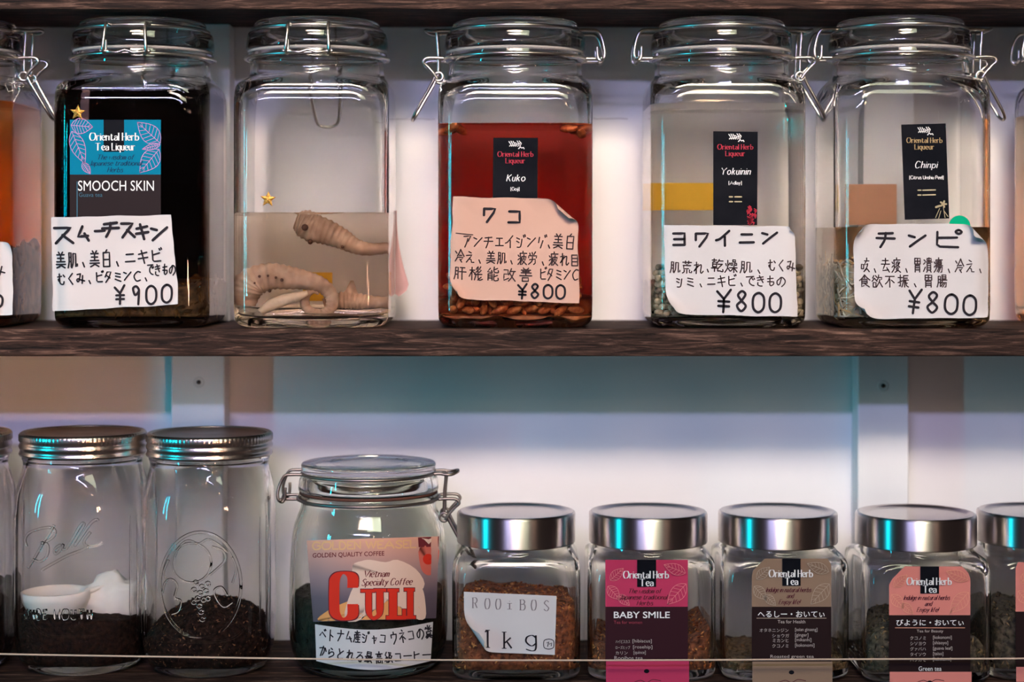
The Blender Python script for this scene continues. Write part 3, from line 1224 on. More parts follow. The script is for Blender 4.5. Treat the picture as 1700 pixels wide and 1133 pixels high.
YC = J2Y + 0.030
creature([(414, 508), (416, 484), (426, 467), (450, 459), (480, 461), (512, 466), (537, 475), (552, 492), (551, 511), (537, 523), (519, 521), (508, 507), (510, 491), (521, 483), (531, 487)],
         [12, 22, 25, 23, 20, 16, 13, 11.5, 10.5, 10, 9.5, 8.5, 7, 5, 3], 'pale seahorse lying on its side at the lower left, its tail coiled in a ring', SEA, YC, ridge=0.05,
         spots=((432, 459, 2.6, .011), (446, 458, 2.2, .011), (459, 461, 2.4, .0105), (469, 465, 3.0, .009), (449, 483, 3, .007), (424, 470, 2, .011)))
creature([(434, 520), (452, 507), (474, 498), (496, 492), (512, 486)], [7, 10, 10, 8, 4], 'smooth pale seahorse tail lying lowest, left of the coiled ring', SEA_PALE, YC - 0.006, ridge=0.02)
creature([(494, 366), (505, 370), (520, 378), (545, 386), (570, 397), (590, 408), (612, 414), (632, 408), (643, 396)], [15, 24, 25, 22, 18, 14, 11, 8, 4],
         'pinkish seahorse floating at the surface of the clear liquor', SEA, YC + 0.022, ridge=0.05, spots=((517, 402, 4.5, .010), (508, 378, 6, .013), (570, 410, 3, .006)))
creature([(540, 506), (556, 501), (575, 499), (592, 500), (612, 503), (634, 504), (646, 500)], [10, 13, 15, 14, 12, 10, 9], 'ridged seahorse with a pointed fin lying at the bottom right of the jar', SEA, YC + 0.012, ridge=0.09,
         fins=(([(572, 488), (583, 466), (588, 466), (595, 488)], .002),))
# yellow square and curled film at the back of this jar
m = MB()
patch(m, 0, 0, 0, 0, lambda px, py, L=0, out=0: W(px, py, J2Y + 2 * JH + 0.0004), 0, 0, quad=((508, 452), (556, 452), (556, 500), (508, 500)))
o = m.build('back_sticker', YELLOW, j)
o['label'] = 'small yellow square sticker on the back'
m = MB()
PINKFILM = flat('pink_paper', (0.62, 0.36, 0.34), 0.5)
vs, k = [], 14
for a in range(k + 1):
    v = a / k
    zz = 350 + 138 * v
    for b in range(9):
        u = b / 8
        wpx = 2 + (20 * (v / 0.84) ** 2.2 if v < 0.84 else 20 * math.sqrt(max(0.03, 1 - ((v - 0.84) / 0.16) ** 2)))
        p = W(656 + wpx * u, zz + 5 * u * v, J2Y + 0.085)
        vs.append(p + Vector((0, 0.004 * math.sin(u * 2), 0)))
m.add(vs, [(a * 9 + b, a * 9 + b + 1, (a + 1) * 9 + b + 1, (a + 1) * 9 + b) for a in range(k) for b in range(8)])
o = m.build('peeling_label', PINKFILM, j)
o['label'] = 'pink label edge peeling off the side'

# ---- goji jar (centre)
J3X, J3Y = 0.0024, 0.008
j, cy, S3 = clip_jar(J3X, J3Y, 0.0, 'clip-top glass jar of red goji liquor with a peach 800 yen note')
LV3 = (405 - 204) * 1.31 / 3000 + 0.0615
liquor(J3X, cy, LV3, LIQ_RED, 'amber red goji liquor in the central jar')
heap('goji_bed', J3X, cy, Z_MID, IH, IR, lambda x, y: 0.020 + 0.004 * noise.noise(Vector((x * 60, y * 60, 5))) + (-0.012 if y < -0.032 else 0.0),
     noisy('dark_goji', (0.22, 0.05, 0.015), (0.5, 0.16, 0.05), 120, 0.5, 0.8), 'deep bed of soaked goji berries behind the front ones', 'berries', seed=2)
BERRY = noisy('goji_skin', (0.38, 0.08, 0.022), (0.66, 0.22, 0.065), 300, 0.4, 0.3)


def ellipsoid_mesh(name, a, b, mat, seed, n=12, k=7, bump=0.1):
    m = MB()
    rows = []
    for i in range(k + 1):
        th = -PI / 2 + PI * (i + 0.02) / (k + 0.04)
        row = []
        for q in range(n):
            ph = 2 * PI * q / n
            v = Vector((a * math.sin(th), b * math.cos(th) * math.cos(ph), b * math.cos(th) * math.sin(ph)))
            v *= 1 + bump * noise.noise(v * 420 + Vector((seed, 0, 0)))
            row.append(v)
        rows.append(row)
    m.loft(rows)
    me_o = m.build(name, mat)
    return me_o


def scatter(name, protos, spots, labelf, cat, group, rg):
    first = set()
    for i, p in enumerate(spots):
        src = protos[i % len(protos)]
        if src.name not in first:
            o = src
            first.add(src.name)
        else:
            o = src.copy()
            C.objects.link(o)
        o.location = p
        o.rotation_euler = (rg.uniform(-0.5, 0.5), rg.uniform(-0.7, 0.7), rg.uniform(0, 2 * PI))
        tag(o, labelf(i, p), cat, group)


rg = random.Random(12)
berries = [ellipsoid_mesh('goji_berry', 0.0066, 0.0029, BERRY, s) for s in range(4)]
sp = []
for lay in range(5):
    for row in range(2):
        for c in range(9):
            x = J3X - 0.0445 + c * 0.0111 + (0.005 if (lay + row) % 2 else 0) + rg.uniform(-0.001, 0.001)
            if abs(x - J3X) > 0.0475:
                continue
            if lay >= 3 and 1 < c < 8:
                continue
            sp.append((x, J3Y + 0.0078 + row * 0.0072 + rg.uniform(0, 0.001), Z_MID + 0.0135 + lay * 0.0058 + rg.uniform(-0.0008, 0.0008)))
scatter('goji_berry', berries, sp, lambda i, p: 'orange-red soaked goji berry in the pile at the foot of the central jar', 'berry', 'goji berries at the foot of the red jar', rg)
floaters = [ellipsoid_mesh('goji_berry', 0.0068, 0.0030, BERRY, 9)]
sp = [W(px, py, J3Y + dy) for px, py, dy in ((752, 213, .012), (765, 216, .019), (746, 219, .024), (943, 214, .012), (955, 218, .018), (962, 222, .014), (964, 215, .026))]
scatter('goji_berry', floaters, sp, lambda i, p: 'orange goji berry floating at the surface of the red liquor', 'berry', 'goji berries floating in the red jar', rg)


def black_label(j, quad, S, title, sub, tx, tcol, y, lines=True, art=None):
    """tall black printed label; quad TL,TR,BR,BL in px"""
    m = MB()
    patch(m, 0, 0, 0, 0, S, 0, 0, quad=quad)
    o = m.build('printed_label', [BLACK_LABEL], j)
    o['label'] = 'tall black printed label'
    m = MB()
    x0, x1 = tx
    cxm = (x0 + x1) / 2
    w = x1 - x0
    # little white calligraphic crest at the top
    g = random.Random(5)
    for k in range(6):
        a = cxm - 11 + k * 3.4
        ribbon(m, [(a, y + 8 - g.random() * 3), (a + 3.5, y + 9 + g.random() * 3), (a + 1, y + 14)], 1.5, S, 1, 1)
    ribbon(m, [(cxm - 10, y + 13), (cxm, y + 12), (cxm + 9, y + 8)], 1.3, S, 1, 1)
    ribbon(m, [(cxm + 5, y + 18), (cxm + 8, y + 15), (cxm + 10, y + 17), (cxm + 13, y + 16), (cxm + 14, y + 18)], 1.8, S, 1, 1)
    lat(m, 'Oriental Herb', cxm - w * 0.40, y + 23, cxm + w * 0.40, 8, 1.4, S, 1, 2, nib=0.35, serif=True, gap=2.4)
    lat(m, 'Liqueur', cxm - w * 0.22, y + 34, cxm + w * 0.22, 8, 1.4, S, 1, 2, nib=0.35, serif=True, gap=2.4)
    lat(m, title[0], title[1], title[2], title[3], title[4], 1.5, S, 1, 1, nib=0.45, shear=0.22, gap=5.0)
    lat(m, sub[0], sub[1], sub[2], sub[3], 5.5, 1.0, S, 1, 1, nib=0.6)
    if art:
        art(m)
    m.build('print', [BLACK_LABEL, WHITE_INK, tcol, flat('label_art', (0.65, 0.05, 0.08)), flat('label_art_pale', (0.6, 0.5, 0.3))], o)


RED_TXT = flat('label_red_ink', (0.48, 0.045, 0.07), 0.5)
GOLD_TXT = flat('label_gold_ink', (0.48, 0.33, 0.16), 0.5)
black_label(j, ((819, 229), (893, 229), (892, 345), (818, 345)), S3, ('Kuko', 841, 290, 871, 11), ('[Goji]', 848, 311, 862), (819, 893), RED_TXT, 229)


def wr(t, s):
    L = 8
    hand(t, 'ワ', 800, 341, 829, 342, 28, 4.2, s, L)
    hand(t, 'コ', 840, 344, 872, 344, 30, 4.2, s, L)
    ribbon(t, [(757, 388), (785, 390)], 1.5, s, L, 1)
    hand(t, 'アンチエイジング', 768, 389, 909, 390, 22, 2.1, s, L, 1)
    hand(t, '、', 905, 392, 920, 392, 20, 2.2, s, L, 1)
    hand(t, '美白', 919, 386, 958, 388, 26, 2.2, s, L, 1)
    hand(t, '冷え、美肌、疲労、疲れ目', 755, 414, 964, 420, 22, 2.1, s, L, 1)
    hand(t, '肝機能改善', 752, 441, 890, 445, 23, 2.1, s, L, 1, fill=0.8)
    hand(t, 'ビタミンC', 895, 444, 962, 444, 22, 2.1, s, L, 1)
    hand(t, '¥', 858, 470, 879, 471, 26, 3.6, s, L)
    hand(t, '800', 879, 470, 943, 472, 25, 3.6, s, L, fill=0.88)


note(j, ((752, 327), (958, 331), (962, 504), (745, 496)), S3, PAPER_PEACH, 4, ((1, 38, 10, -0.85), (3, 30, 14)), 6.0, 4.2, wr, 'peach coloured handwritten price note with a folded corner')

# ---- job's tears jar
J5X, J5Y = 0.158, 0.006
j, cy, S5 = clip_jar(J5X, J5Y, PI, 'clip-top jar of clear liquor over grain with a black label and 800 yen note')
liquor(J5X, cy, (405 - 171) * 1.31 / 3000 + 0.0615, LIQ_CLEAR2, 'clear liquor filling the jar with a yellow band behind it')
GRAIN = noisy('grain_skin', (0.46, 0.34, 0.22), (0.80, 0.64, 0.44), 240, 0.5, 0.2)
GRAIN2 = noisy('dark_grain_skin', (0.10, 0.08, 0.07), (0.42, 0.33, 0.23), 240, 0.5, 0.2)
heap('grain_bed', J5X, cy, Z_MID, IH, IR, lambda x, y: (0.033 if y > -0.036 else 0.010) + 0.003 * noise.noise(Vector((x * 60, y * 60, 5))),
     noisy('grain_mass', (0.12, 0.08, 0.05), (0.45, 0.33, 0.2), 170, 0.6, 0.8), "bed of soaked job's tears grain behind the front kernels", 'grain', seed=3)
kern = [ellipsoid_mesh('grain_kernel', 0.0030, 0.0024, GRAIN if s < 3 else GRAIN2, s, 10, 6) for s in range(5)]
sp = []
for lay in range(9):
    for row in range(2):
        for c in range(21):
            x = J5X - 0.0495 + c * 0.00496 + (0.0024 if (lay + row) % 2 else 0) + rg.uniform(-0.0005, 0.0005)
            if abs(x - J5X) > 0.0505 or (lay > 1 and 7 < c < 18):
                continue
            sp.append((x, J5Y + 0.0070 + row * 0.0045 + max(0, abs(x - J5X) - 0.0425) * 0.9 + rg.uniform(0, 0.0006), Z_MID + 0.0115 + lay * 0.0041 + rg.uniform(-0.0004, 0.0004)))
scatter('grain_kernel', kern, sp, lambda i, p: ("small tan job's tears kernel in the jar with the yellow band"), 'grain', "job's tears kernels at the foot of the clear jar", rg)


def art5(m):
    g = random.Random(8)
    for k in range(40):
        a = 1240 + g.random() * 14
        b = 342 + g.random() * 28
        if b < 352 and 1246 < a < 1250:
            continue
        ribbon(m, [(a, b), (a + 2.5, b + 1.5), (a + 1, b + 4)], 1.8, S5, 1, 3)
    for yy in (325, 333):
        sans(m, '目 : 4902', 1210, yy, 1231, 4, S5, 1, 1) if False else ribbon(m, [(1211, yy + 2), (1216, yy + 2)], 2.2, S5, 1, 4)
        ribbon(m, [(1220, yy + 2), (1231, yy + 2)], 2.0, S5, 1, 4)


black_label(j, ((1184, 218), (1258, 219), (1257, 374), (1184, 374)), S5, ('Yokuinin', 1196, 279, 1245, 11), ('[Adlay]', 1210, 301, 1231), (1184, 1258), RED_TXT, 217, art=art5)


def wr(t, s):
    L = 8
    hand(t, 'ヨワイニン', 1113, 383, 1299, 380, 27, 4.2, s, L, fill=0.78)
    hand(t, '肌荒れ', 1112, 432, 1171, 434, 21, 2.1, s, L, 1)
    hand(t, '、', 1170, 434, 1182, 434, 18, 2.1, s, L, 1)
    hand(t, '乾燥肌、', 1180, 429, 1274, 432, 22, 2.1, s, L, 1)
    hand(t, 'むくみ', 1274, 430, 1321, 430, 20, 2.1, s, L, 1)
    hand(t, 'シミ、ニキビ、', 1122, 458, 1240, 455, 20, 2.1, s, L, 1)
    hand(t, 'できもの', 1238, 456, 1306, 457, 19, 2.1, s, L, 1)
    hand(t, '¥', 1188, 478, 1221, 480, 40, 4.2, s, L)
    hand(t, '800', 1220, 481, 1304, 485, 35, 4.2, s, L, fill=0.86)


note(j, ((1102, 374), (1319, 376), (1324, 526), (1106, 522)), S5, PAPER, 4, ((3, 34, 18, 2.45), (1, 13, 5)), 4.0, 7.1, wr, 'white handwritten price note reading 800 yen')
m = MB()
patch(m, 0, 0, 0, 0, lambda px, py, L=0, out=0: W(px, py, J5Y + 2 * JH + 0.0004), 0, 0, quad=((1080, 305), (1192, 305), (1192, 350), (1080, 350)))
o = m.build('back_sticker', YELLOW, j)
o['label'] = 'yellow band stuck on the back of the jar'

# ---- citrus peel jar
J6X, J6Y = 0.2915, 0.0005
j, cy, S6 = clip_jar(J6X, J6Y, PI, 'clip-top jar of citrus peel liquor with a green dot and 800 yen note')
liquor(J6X, cy, (405 - 377) * 1.30 / 3000 + 0.0615, LIQ_TAN, 'pale tan liquor over shredded peel in the jar with the green dot')
heap('shredded_citrus_peel', J6X, cy, Z_MID, IH, IR, lambda x, y: 0.040 + 0.008 * noise.noise(Vector((x * 45, y * 45, 3))) - 0.12 * max(0, x - 0.01) + (0.004 if x < -0.02 else 0),
     noisy('peel_mass', (0.32, 0.23, 0.15), (0.72, 0.57, 0.40), 130, 0.7, 0.8), 'pale shredded citrus peel filling the lower part of the jar with the green dot', 'citrus peel', 900, 0.0036,
     (flat('peel_pale', (0.84, 0.76, 0.62)), flat('peel_tan', (0.76, 0.52, 0.28)), flat('peel_grey', (0.60, 0.54, 0.46)), flat('peel_dark', (0.24, 0.17, 0.11))), seed=8, strips=True)


def art6(m):
    for yy in (316, 324):
        ribbon(m, [(1524, yy), (1529, yy)], 2.0, S6, 1, 4)
        ribbon(m, [(1532, yy), (1553, yy - 0.5)], 1.8, S6, 1, 4)
    for k in range(5):
        a = k * 2 * PI / 5
        ribbon(m, [(1566, 339), (1566 + 5 * math.cos(a), 339 + 5 * math.sin(a))], 3.0, S6, 1, 4)
    ribbon(m, [(1554, 344), (1560, 342)], 3.4, S6, 1, 4)
    for a, b in (((1566, 344), (1569, 362)), ((1560, 346), (1553, 362)), ((1562, 350), (1558, 364)), ((1567, 350), (1574, 360))):
        ribbon(m, [a, b], 0.9, S6, 1, 4)


black_label(j, ((1496, 207), (1570, 205), (1576, 363), (1502, 365)), S6, ('Chinpi', 1519, 268, 1555, 11), ('[Citrus Unshiu Peel]', 1510, 292, 1566), (1498, 1572), GOLD_TXT, 206, art=art6)
m = MB()
m.add([S6(1593 + 18 * math.cos(a * PI / 16), 376 + 18 * math.sin(a * PI / 16), 1) for a in range(32)], [tuple(range(32))])
o = m.build('dot_sticker', GREEN_DOT, j)
o['label'] = 'round green dot sticker'


def wr(t, s):
    L = 8
    hand(t, 'チ', 1454, 380, 1491, 381, 30, 4.2, s, L)
    hand(t, 'ン', 1506, 384, 1542, 384, 28, 4.2, s, L)
    hand(t, 'ピ', 1546, 380, 1602, 382, 32, 4.0, s, L)
    hand(t, '咳、去痰、胃潰瘍、冷え、', 1428, 428, 1638, 429, 24, 2.0, s, L, 1, fill=0.85)
    hand(t, '食欲不振、胃腸', 1426, 456, 1575, 456, 21, 2.0, s, L, 1, fill=0.85)
    hand(t, '¥', 1508, 476, 1537, 480, 43, 4.2, s, L)
    hand(t, '800', 1536, 483, 1629, 488, 36, 4.2, s, L, fill=0.86)


note(j, ((1416, 372), (1640, 372), (1641, 528), (1419, 530)), S6, PAPER, 4, ((0, 32, 15, -2.45), (1, 36, 13, -0.75), (2, 24, 30, 0.78), (3, 36, 16, 2.35)), 3.5, 9.3, wr, 'white handwritten price note with all four corners curling')
m = MB()
patch(m, 0, 0, 0, 0, lambda px, py, L=0, out=0: W(px, py, J6Y + 2 * JH + 0.0004), 0, 0, quad=((1392, 306), (1488, 306), (1488, 374), (1392, 374)))
o = m.build('back_sticker', TAN_PAPER, j)
o['label'] = 'tan label stuck on the back of the jar'

# ---- amber jar cut by the left edge, orange jar cut by the right edge
J0X, J0Y = -0.4225, 0.006
j, cy, S0 = clip_jar(J0X, J0Y, PI, 'clip-top glass jar of amber liquor cut off by the left edge of the photo')
liquor(J0X, cy, 0.166, LIQ_AMBER, 'amber liquor in the jar at the far left')
heap('brown_root_sediment', J0X, cy, Z_MID, IH, IR, lambda x, y: 0.055 + 0.012 * noise.noise(Vector((x * 45, y * 45, 7))) + 0.1 * max(0, x - 0.02),
     noisy('root_bits', (0.04, 0.014, 0.006), (0.22, 0.085, 0.035), 110, 0.7, 0.8), 'brown soaked herb bits in the amber jar at the far left', 'herbs', 300, 0.004,
     (flat('root_a', (0.28, 0.12, 0.05)), flat('root_b', (0.10, 0.045, 0.02))), seed=14)


def wr(t, s):
    hand(t, 'み', -18, 434, 12, 436, 22, 2.6, s, 8)
    hand(t, '0', -16, 486, 8, 488, 24, 4.0, s, 8, fill=1.0)


note(j, ((-175, 402), (20, 402), (22, 524), (-170, 526)), S0, PAPER, 4, ((1, 16, 10), (2, 22, 30)), 3.0, 2.2, wr, 'white handwritten price note on the far left jar')
J7X, J7Y = 0.4475, 0.006
j, cy, S7 = clip_jar(J7X, J7Y, PI, 'clip-top glass jar of orange liquor cut off by the right edge of the photo')
liquor(J7X, cy, (405 - 190) * 1.37 / 3000 + 0.0615, LIQ_ORANGE, 'orange liquor in the jar at the far right')

# ------------------------------------------------------------------ mason jars
def mason(px, Y, label, z0=Z_LOW):
    c = W(px, 0, Y)
    cx, cy = c.x, Y
    j = thing('mason_jar', (cx, cy, z0), label, 'jar', 'mason jars on the bottom shelf')
    out = [(0.004, 0.012, None), (0.004, 0.030, None), (0.0, 0.034, None), (0.0, 0.040, None), (0.006, 0.0455, 0.042), (0.02, 0.0478, 0.036), (0.05, 0.0480, 0.034), (0.10, 0.0480, 0.034), (0.128, 0.0480, 0.036),
           (0.142, 0.0465, 0.043), (0.152, 0.0440, None), (0.156, 0.0445, None), (0.158, 0.0455, None), (0.160, 0.0440, None), (0.162, 0.0425, None), (0.1755, 0.0425, None)]
    inn = [(0.1755, 0.0398, None), (0.160, 0.0400, None), (0.152, 0.0408, None), (0.142, 0.0430, 0.0405), (0.126, 0.0450, 0.033), (0.05, 0.0450, 0.031), (0.02, 0.0448, 0.033), (0.009, 0.042, 0.040), (0.007, 0.030, None), (0.0085, 0.012, None)]
    m = MB()
    shell(m, cx, cy, z0, chaikin(out, 2) + chaikin(inn, 2), 0, n=128)
    m.build('glass_body', GLASS, j)
    # screw band: knurled skirt, thread rings, rolled top edge
    m = MB()
    prof = [(0.1600, 0.0452), (0.1600, 0.0468), (0.1612, 0.0474), (0.1626, 0.0468), (0.1640, 0.0462), (0.1656, 0.0470), (0.1672, 0.0475), (0.1688, 0.0468), (0.1700, 0.0464), (0.1712, 0.0470), (0.1752, 0.0470), (0.1766, 0.0466), (0.1772, 0.0456),
            (0.1770, 0.0435), (0.1762, 0.0425), (0.1758, 0.0430), (0.1762, 0.0450), (0.1700, 0.0455)]
    n = 264
    rows = []
    for z, h in prof:
        kn = 0.00045 if 0.1708 < z < 0.1756 else 0.0
        rows.append([Vector((cx + (h + (kn if a % 3 == 0 else 0)) * math.cos(2 * PI * a / n), cy + (h + (kn if a % 3 == 0 else 0)) * math.sin(2 * PI * a / n), z0 + z)) for a in range(n)])
    m.loft(rows, False, False)
    b = m.build('screw_band', ZINC, j)
    m = MB()
    m.loft([ring(cx, cy, z0 + z, h, h, 96) for z, h in ((0.1757, 0.0440), (0.1764, 0.0432), (0.1764, 0.0400), (0.1754, 0.0385), (0.1754, 0.010))], False, True)
    m.build('lid_disc', ZINC_DK, j)
    return j, cx, cy


def mason_face(cx, cy):
    return Face(cx, cy - 0.0480, 0.0480, 0.034, 0.02)


COFFEE = noisy('ground_coffee', (0.007, 0.0035, 0.003), (0.034, 0.016, 0.011), 300, 0.8, 0.9, spec=0.08)
CB = (flat('coffee_bit_a', (0.06, 0.026, 0.016), 0.7, 0, 0.1), flat('coffee_bit_b', (0.016, 0.008, 0.006), 0.7, 0, 0.1))

jA, ax, ay = mason(138, 0.070, 'glass mason jar with a raised script name and a white scoop on dark ground coffee')
heap('ground_coffee', ax, ay, Z_LOW, 0.0448, 0.031, lambda x, y: 0.043 - 0.06 * x + 0.001 * noise.noise(Vector((x * 90, y * 90, 1))), COFFEE, 'dark ground coffee under the white scoop in a mason jar', 'coffee', 500, 0.0009, CB, seed=21,
     taper=lambda z: 0.003 * max(0, 1 - z / 0.02))
SA = mason_face(ax, ay)


def emboss(jar, strokes, surf, r, name, label, rr=None):
    m = MB()
    for st in strokes:
        pts = [surf(p[0], p[1], 0, -0.0002) for p in st]
        m.tube(pts, r, n=8)
    o = m.build(name, GLASS, jar)
    o['label'] = label


def sm(pts, sub=6, closed=False):
    q = [(p.x, p.y) for p in catmull([(x, y, 0) for x, y in pts], sub, closed)]
    if closed:
        q.append(q[0])
    return q


bs = [sm([(90, 872), (82, 886), (70, 905), (58, 926), (47, 943)]), sm([(45, 908), (42, 897), (48, 886), (64, 879), (82, 876), (91, 881), (90, 890), (80, 898), (68, 902)]),
      sm([(68, 902), (78, 904), (80, 914), (76, 926), (66, 933), (55, 929)]),
      sm([(101, 905), (94, 909), (90, 916), (93, 920), (100, 914), (105, 904), (104, 912), (108, 913)]), sm([(110, 912), (120, 896), (132, 875), (138, 869), (139, 873), (130, 888), (121, 904), (122, 909)]),
      sm([(124, 907), (136, 890), (150, 870), (160, 863), (163, 866)]), sm([(150, 884), (140, 898), (141, 905), (148, 908), (160, 906), (170, 902)]), sm([(69, 947), (90, 935), (112, 923), (138, 913), (148, 908)])]
emboss(jA, bs, SA, 0.0011, 'embossed_script', 'raised script lettering in the glass')
es = []
x = 40.0
for ch in 'WIDE MOUTH':
    if ch == ' ':
        x += 7
        continue
    st = [stroke_pts(s) for s in LAT[ch]]
    a, b = min(p.x for s in st for p in s), max(p.x for s in st for p in s)
    for s in st:
        es.append([(x + (p.x - a) * 0.62, 1013 + p.y * 0.78) for p in s])
    x += (b - a) * 0.62 + 5
emboss(jA, es, SA, 0.0009, 'embossed_lettering', 'raised capital lettering in the glass')


def ribs(jar, cx, cy, name='glass_rib'):
    m = MB()
    for sg in (-1, 1):
        for a0 in (0.0, 0.16):
            th = -PI / 2 + sg * (0.92 + a0)
            R = rho(th, 0.0480, 0.034)
            p = [Vector((cx + R * math.cos(th), cy + R * math.sin(th), Z_LOW + z)) for z in (0.03, 0.06, 0.09, 0.118)]
            m.tube(catmull(p, 6), 0.0009, n=8, rf=lambda f: 0.00075 * min(1, 0.08 + 5 * f, 0.08 + 5 * (1 - f)))
    m.build(name, GLASS, jar)


ribs(jA, ax, ay)

# white scoop lying on the coffee
WPL = flat('white_plastic', (0.80, 0.72, 0.66), 0.45)
sc_c = W(92, 981, ay - 0.016)
scoop = thing('coffee_scoop', sc_c, 'white plastic scoop lying on ground coffee inside the mason jar', 'scoop')
m = MB()
rows = []
for k in range(7):
    th = PI / 2 * k / 6
    rows.append([(0.0265 * math.sin(th + 0.02) * math.cos(a), 0.016 * math.sin(th + 0.02) * math.sin(a), -0.024 * math.cos(th)) for a in [2 * PI * q / 40 for q in range(40)]])
inner = [[(x * 0.93, y * 0.9, z * 0.9 + 0.0004) for x, y, z in r] for r in rows][::-1]
rot = Matrix.Rotation(-0.03, 3, 'Y') @ Matrix.Rotation(0.10, 3, 'X')
m.loft([[sc_c + rot @ Vector(p) for p in r] for r in rows + inner], True, True)
m.build('bowl', WPL, scoop)
m = MB()
hp = [sc_c + Vector(v) for v in ((0.022, 0.002, -0.001), (0.028, 0.006, 0.000), (0.034, 0.010, 0.002), (0.040, 0.014, 0.003))]
rings = []
for p in catmull(hp, 5):
    rings.append([p + Vector((0, 0.006 * math.cos(a), 0.0022 * math.sin(a))) for a in [2 * PI * q / 16 for q in range(16)]])
m.loft(rings)
m.build('handle', WPL, scoop)
# crumpled white sachet behind it
m = MB()
sac = W(186, 996, ay - 0.004)
rows = []
for i in range(15):
    th = -PI / 2 + PI * (i + 0.03) / 14.06
    rows.append([])
    for q in range(28):
        ph = 2 * PI * q / 28
        v = Vector((0.024 * math.cos(th) * math.cos(ph), 0.012 * math.cos(th) * math.sin(ph), 0.019 * math.sin(th)))
        v *= 1 + 0.34 * noise.noise(v * 85 + Vector((4, 0, 0))) + 0.14 * noise.noise(v * 230)
        rows[-1].append(sac + v)
m.loft(rows)
o = m.build('white_sachet', noisy('sachet_film', (0.74, 0.70, 0.66), (0.86, 0.82, 0.78), 60, 0.35, 0.3), loc=sac)
tag(o, 'crumpled white sachet beside the scoop in the mason jar', 'sachet')

jB, bx, by = mason(348, 0.064, 'glass mason jar with a raised fruit oval and a mound of dark ground coffee')
SB = mason_face(bx, by)
heap('ground_coffee', bx, by, Z_LOW, 0.0448, 0.031, lambda x, y: 0.052 - 9 * (x - 0.004) ** 2 - 6 * y * y + 0.0012 * noise.noise(Vector((x * 90, y * 90, 1))), COFFEE, 'mound of dark ground coffee in the jar with the fruit oval', 'coffee', 900, 0.0011,
     CB + (flat('coffee_bit_c', (0.22, 0.10, 0.05)),), seed=22, taper=lambda z: 0.003 * max(0, 1 - z / 0.02))
ov = [sm([(333 + 67 * math.cos(a), 972 + 88 * math.sin(a)) for a in [2 * PI * q / 24 for q in range(24)]], 3, True)]
fr = []


def circ(x, y, r, n=10):
    return [(x + r * math.cos(2 * PI * q / n), y + r * math.sin(2 * PI * q / n)) for q in range(n + 1)]


fr += [sm(circ(318, 935, 33)[:-1], 2, True), sm([(290, 925), (298, 908), (312, 898), (330, 903), (345, 896), (362, 904), (378, 918)]), sm([(352, 908), (370, 915), (374, 930), (360, 945), (348, 955)]),
       sm([(270, 985), (274, 968), (284, 962), (294, 972), (290, 992), (300, 998), (296, 1015), (285, 1020)]), sm([(378, 990), (368, 975), (356, 980), (360, 995), (372, 1008), (386, 1000)]),
       sm([(280, 930), (272, 950), (276, 962)]), sm([(385, 925), (392, 945), (386, 968)])]
for x, y in ((325, 968), (335, 975), (345, 970), (322, 980), (332, 985), (342, 982), (328, 994), (338, 996), (331, 1006), (334, 1016), (336, 1028), (322, 1000), (345, 994)):
    fr.append(circ(x, y, 3.6, 8))
emboss(jB, ov, SB, 0.0012, 'embossed_oval', 'raised oval border in the glass')
emboss(jB, fr, SB, 0.00085, 'embossed_fruit', 'raised fruit and leaves in the glass')
ribs(jB, bx, by)
jC, c0x, c0y = mason(-87, 0.066, 'glass mason jar of dark coffee cut off by the left edge of the photo')
heap('ground_coffee', c0x, c0y, Z_LOW, 0.0448, 0.031, lambda x, y: 0.062, COFFEE, 'dark ground coffee in the mason jar cut off at the left edge', 'coffee', 200, 0.001, CB, seed=23, taper=lambda z: 0.003 * max(0, 1 - z / 0.02))

# ------------------------------------------------------------------ round clip-top coffee jar
KX, KY = W(612, 0, 0.066).x, 0.066
jK = thing('round_clip_jar', (KX, KY, Z_LOW), 'round clip-top glass jar of dark coffee with an orange and grey printed label', 'jar')
out = [(0.004, 0.012, None), (0.004, 0.036, None), (0.0, 0.041, None), (0.0, 0.048, None), (0.006, 0.055, None), (0.02, 0.0595, None), (0.05, 0.0600, None), (0.085, 0.0590, None), (0.105, 0.0570, None), (0.116, 0.0530, None),
       (0.121, 0.0508, None), (0.126, 0.0506, None), (0.1265, 0.0528, None), (0.1295, 0.0530, None), (0.1310, 0.0524, None)]
inn = [(0.1310, 0.047, None), (0.121, 0.0472, None), (0.115, 0.0495, None), (0.104, 0.0535, None), (0.085, 0.0556, None), (0.05, 0.0566, None), (0.02, 0.056, None), (0.010, 0.050, None), (0.008, 0.036, None), (0.009, 0.012, None)]
m = MB()
shell(m, KX, KY, Z_LOW, chaikin(out, 2) + chaikin(inn, 2), 0, n=128)
m.build('glass_body', GLASS_WARM, jK)
m = MB()
kl_in = [(0.1335, 0.047, None), (0.1337, 0.045, None), (0.146, 0.043, None), (0.1475, 0.038, None), (0.1475, 0.012, None)]
kl_out = [(0.1335, 0.0526, None), (0.1350, 0.0530, None), (0.1430, 0.0520, None), (0.1448, 0.0500, None), (0.1500, 0.0505, None), (0.1530, 0.0510, None), (0.1545, 0.0490, None), (0.1545, 0.030, None), (0.1535, 0.028, None), (0.1535, 0.012, None)]
m.loft([ring(KX, KY, Z_LOW + z, h, h, 96) for z, h, r in chaikin(kl_in, 2)[::-1] + chaikin(kl_out, 2)], True, True)
m.build('glass_lid', GLASS_WARM, jK)
m = MB()
m.loft([ring(KX, KY, Z_LOW + z, h, h, 72) for z, h in ((0.1311, 0.0475), (0.1311, 0.0520), (0.1334, 0.0520), (0.1334, 0.0475))], False, False, loop=True)
m.build('gasket', GASKET_RED, jK)
bail(jK, KX, KY, Z_LOW, PI, 0.0532, 0.1462, 0.1275, 0.0502, mat=WIRE_DK, lev=0.042)
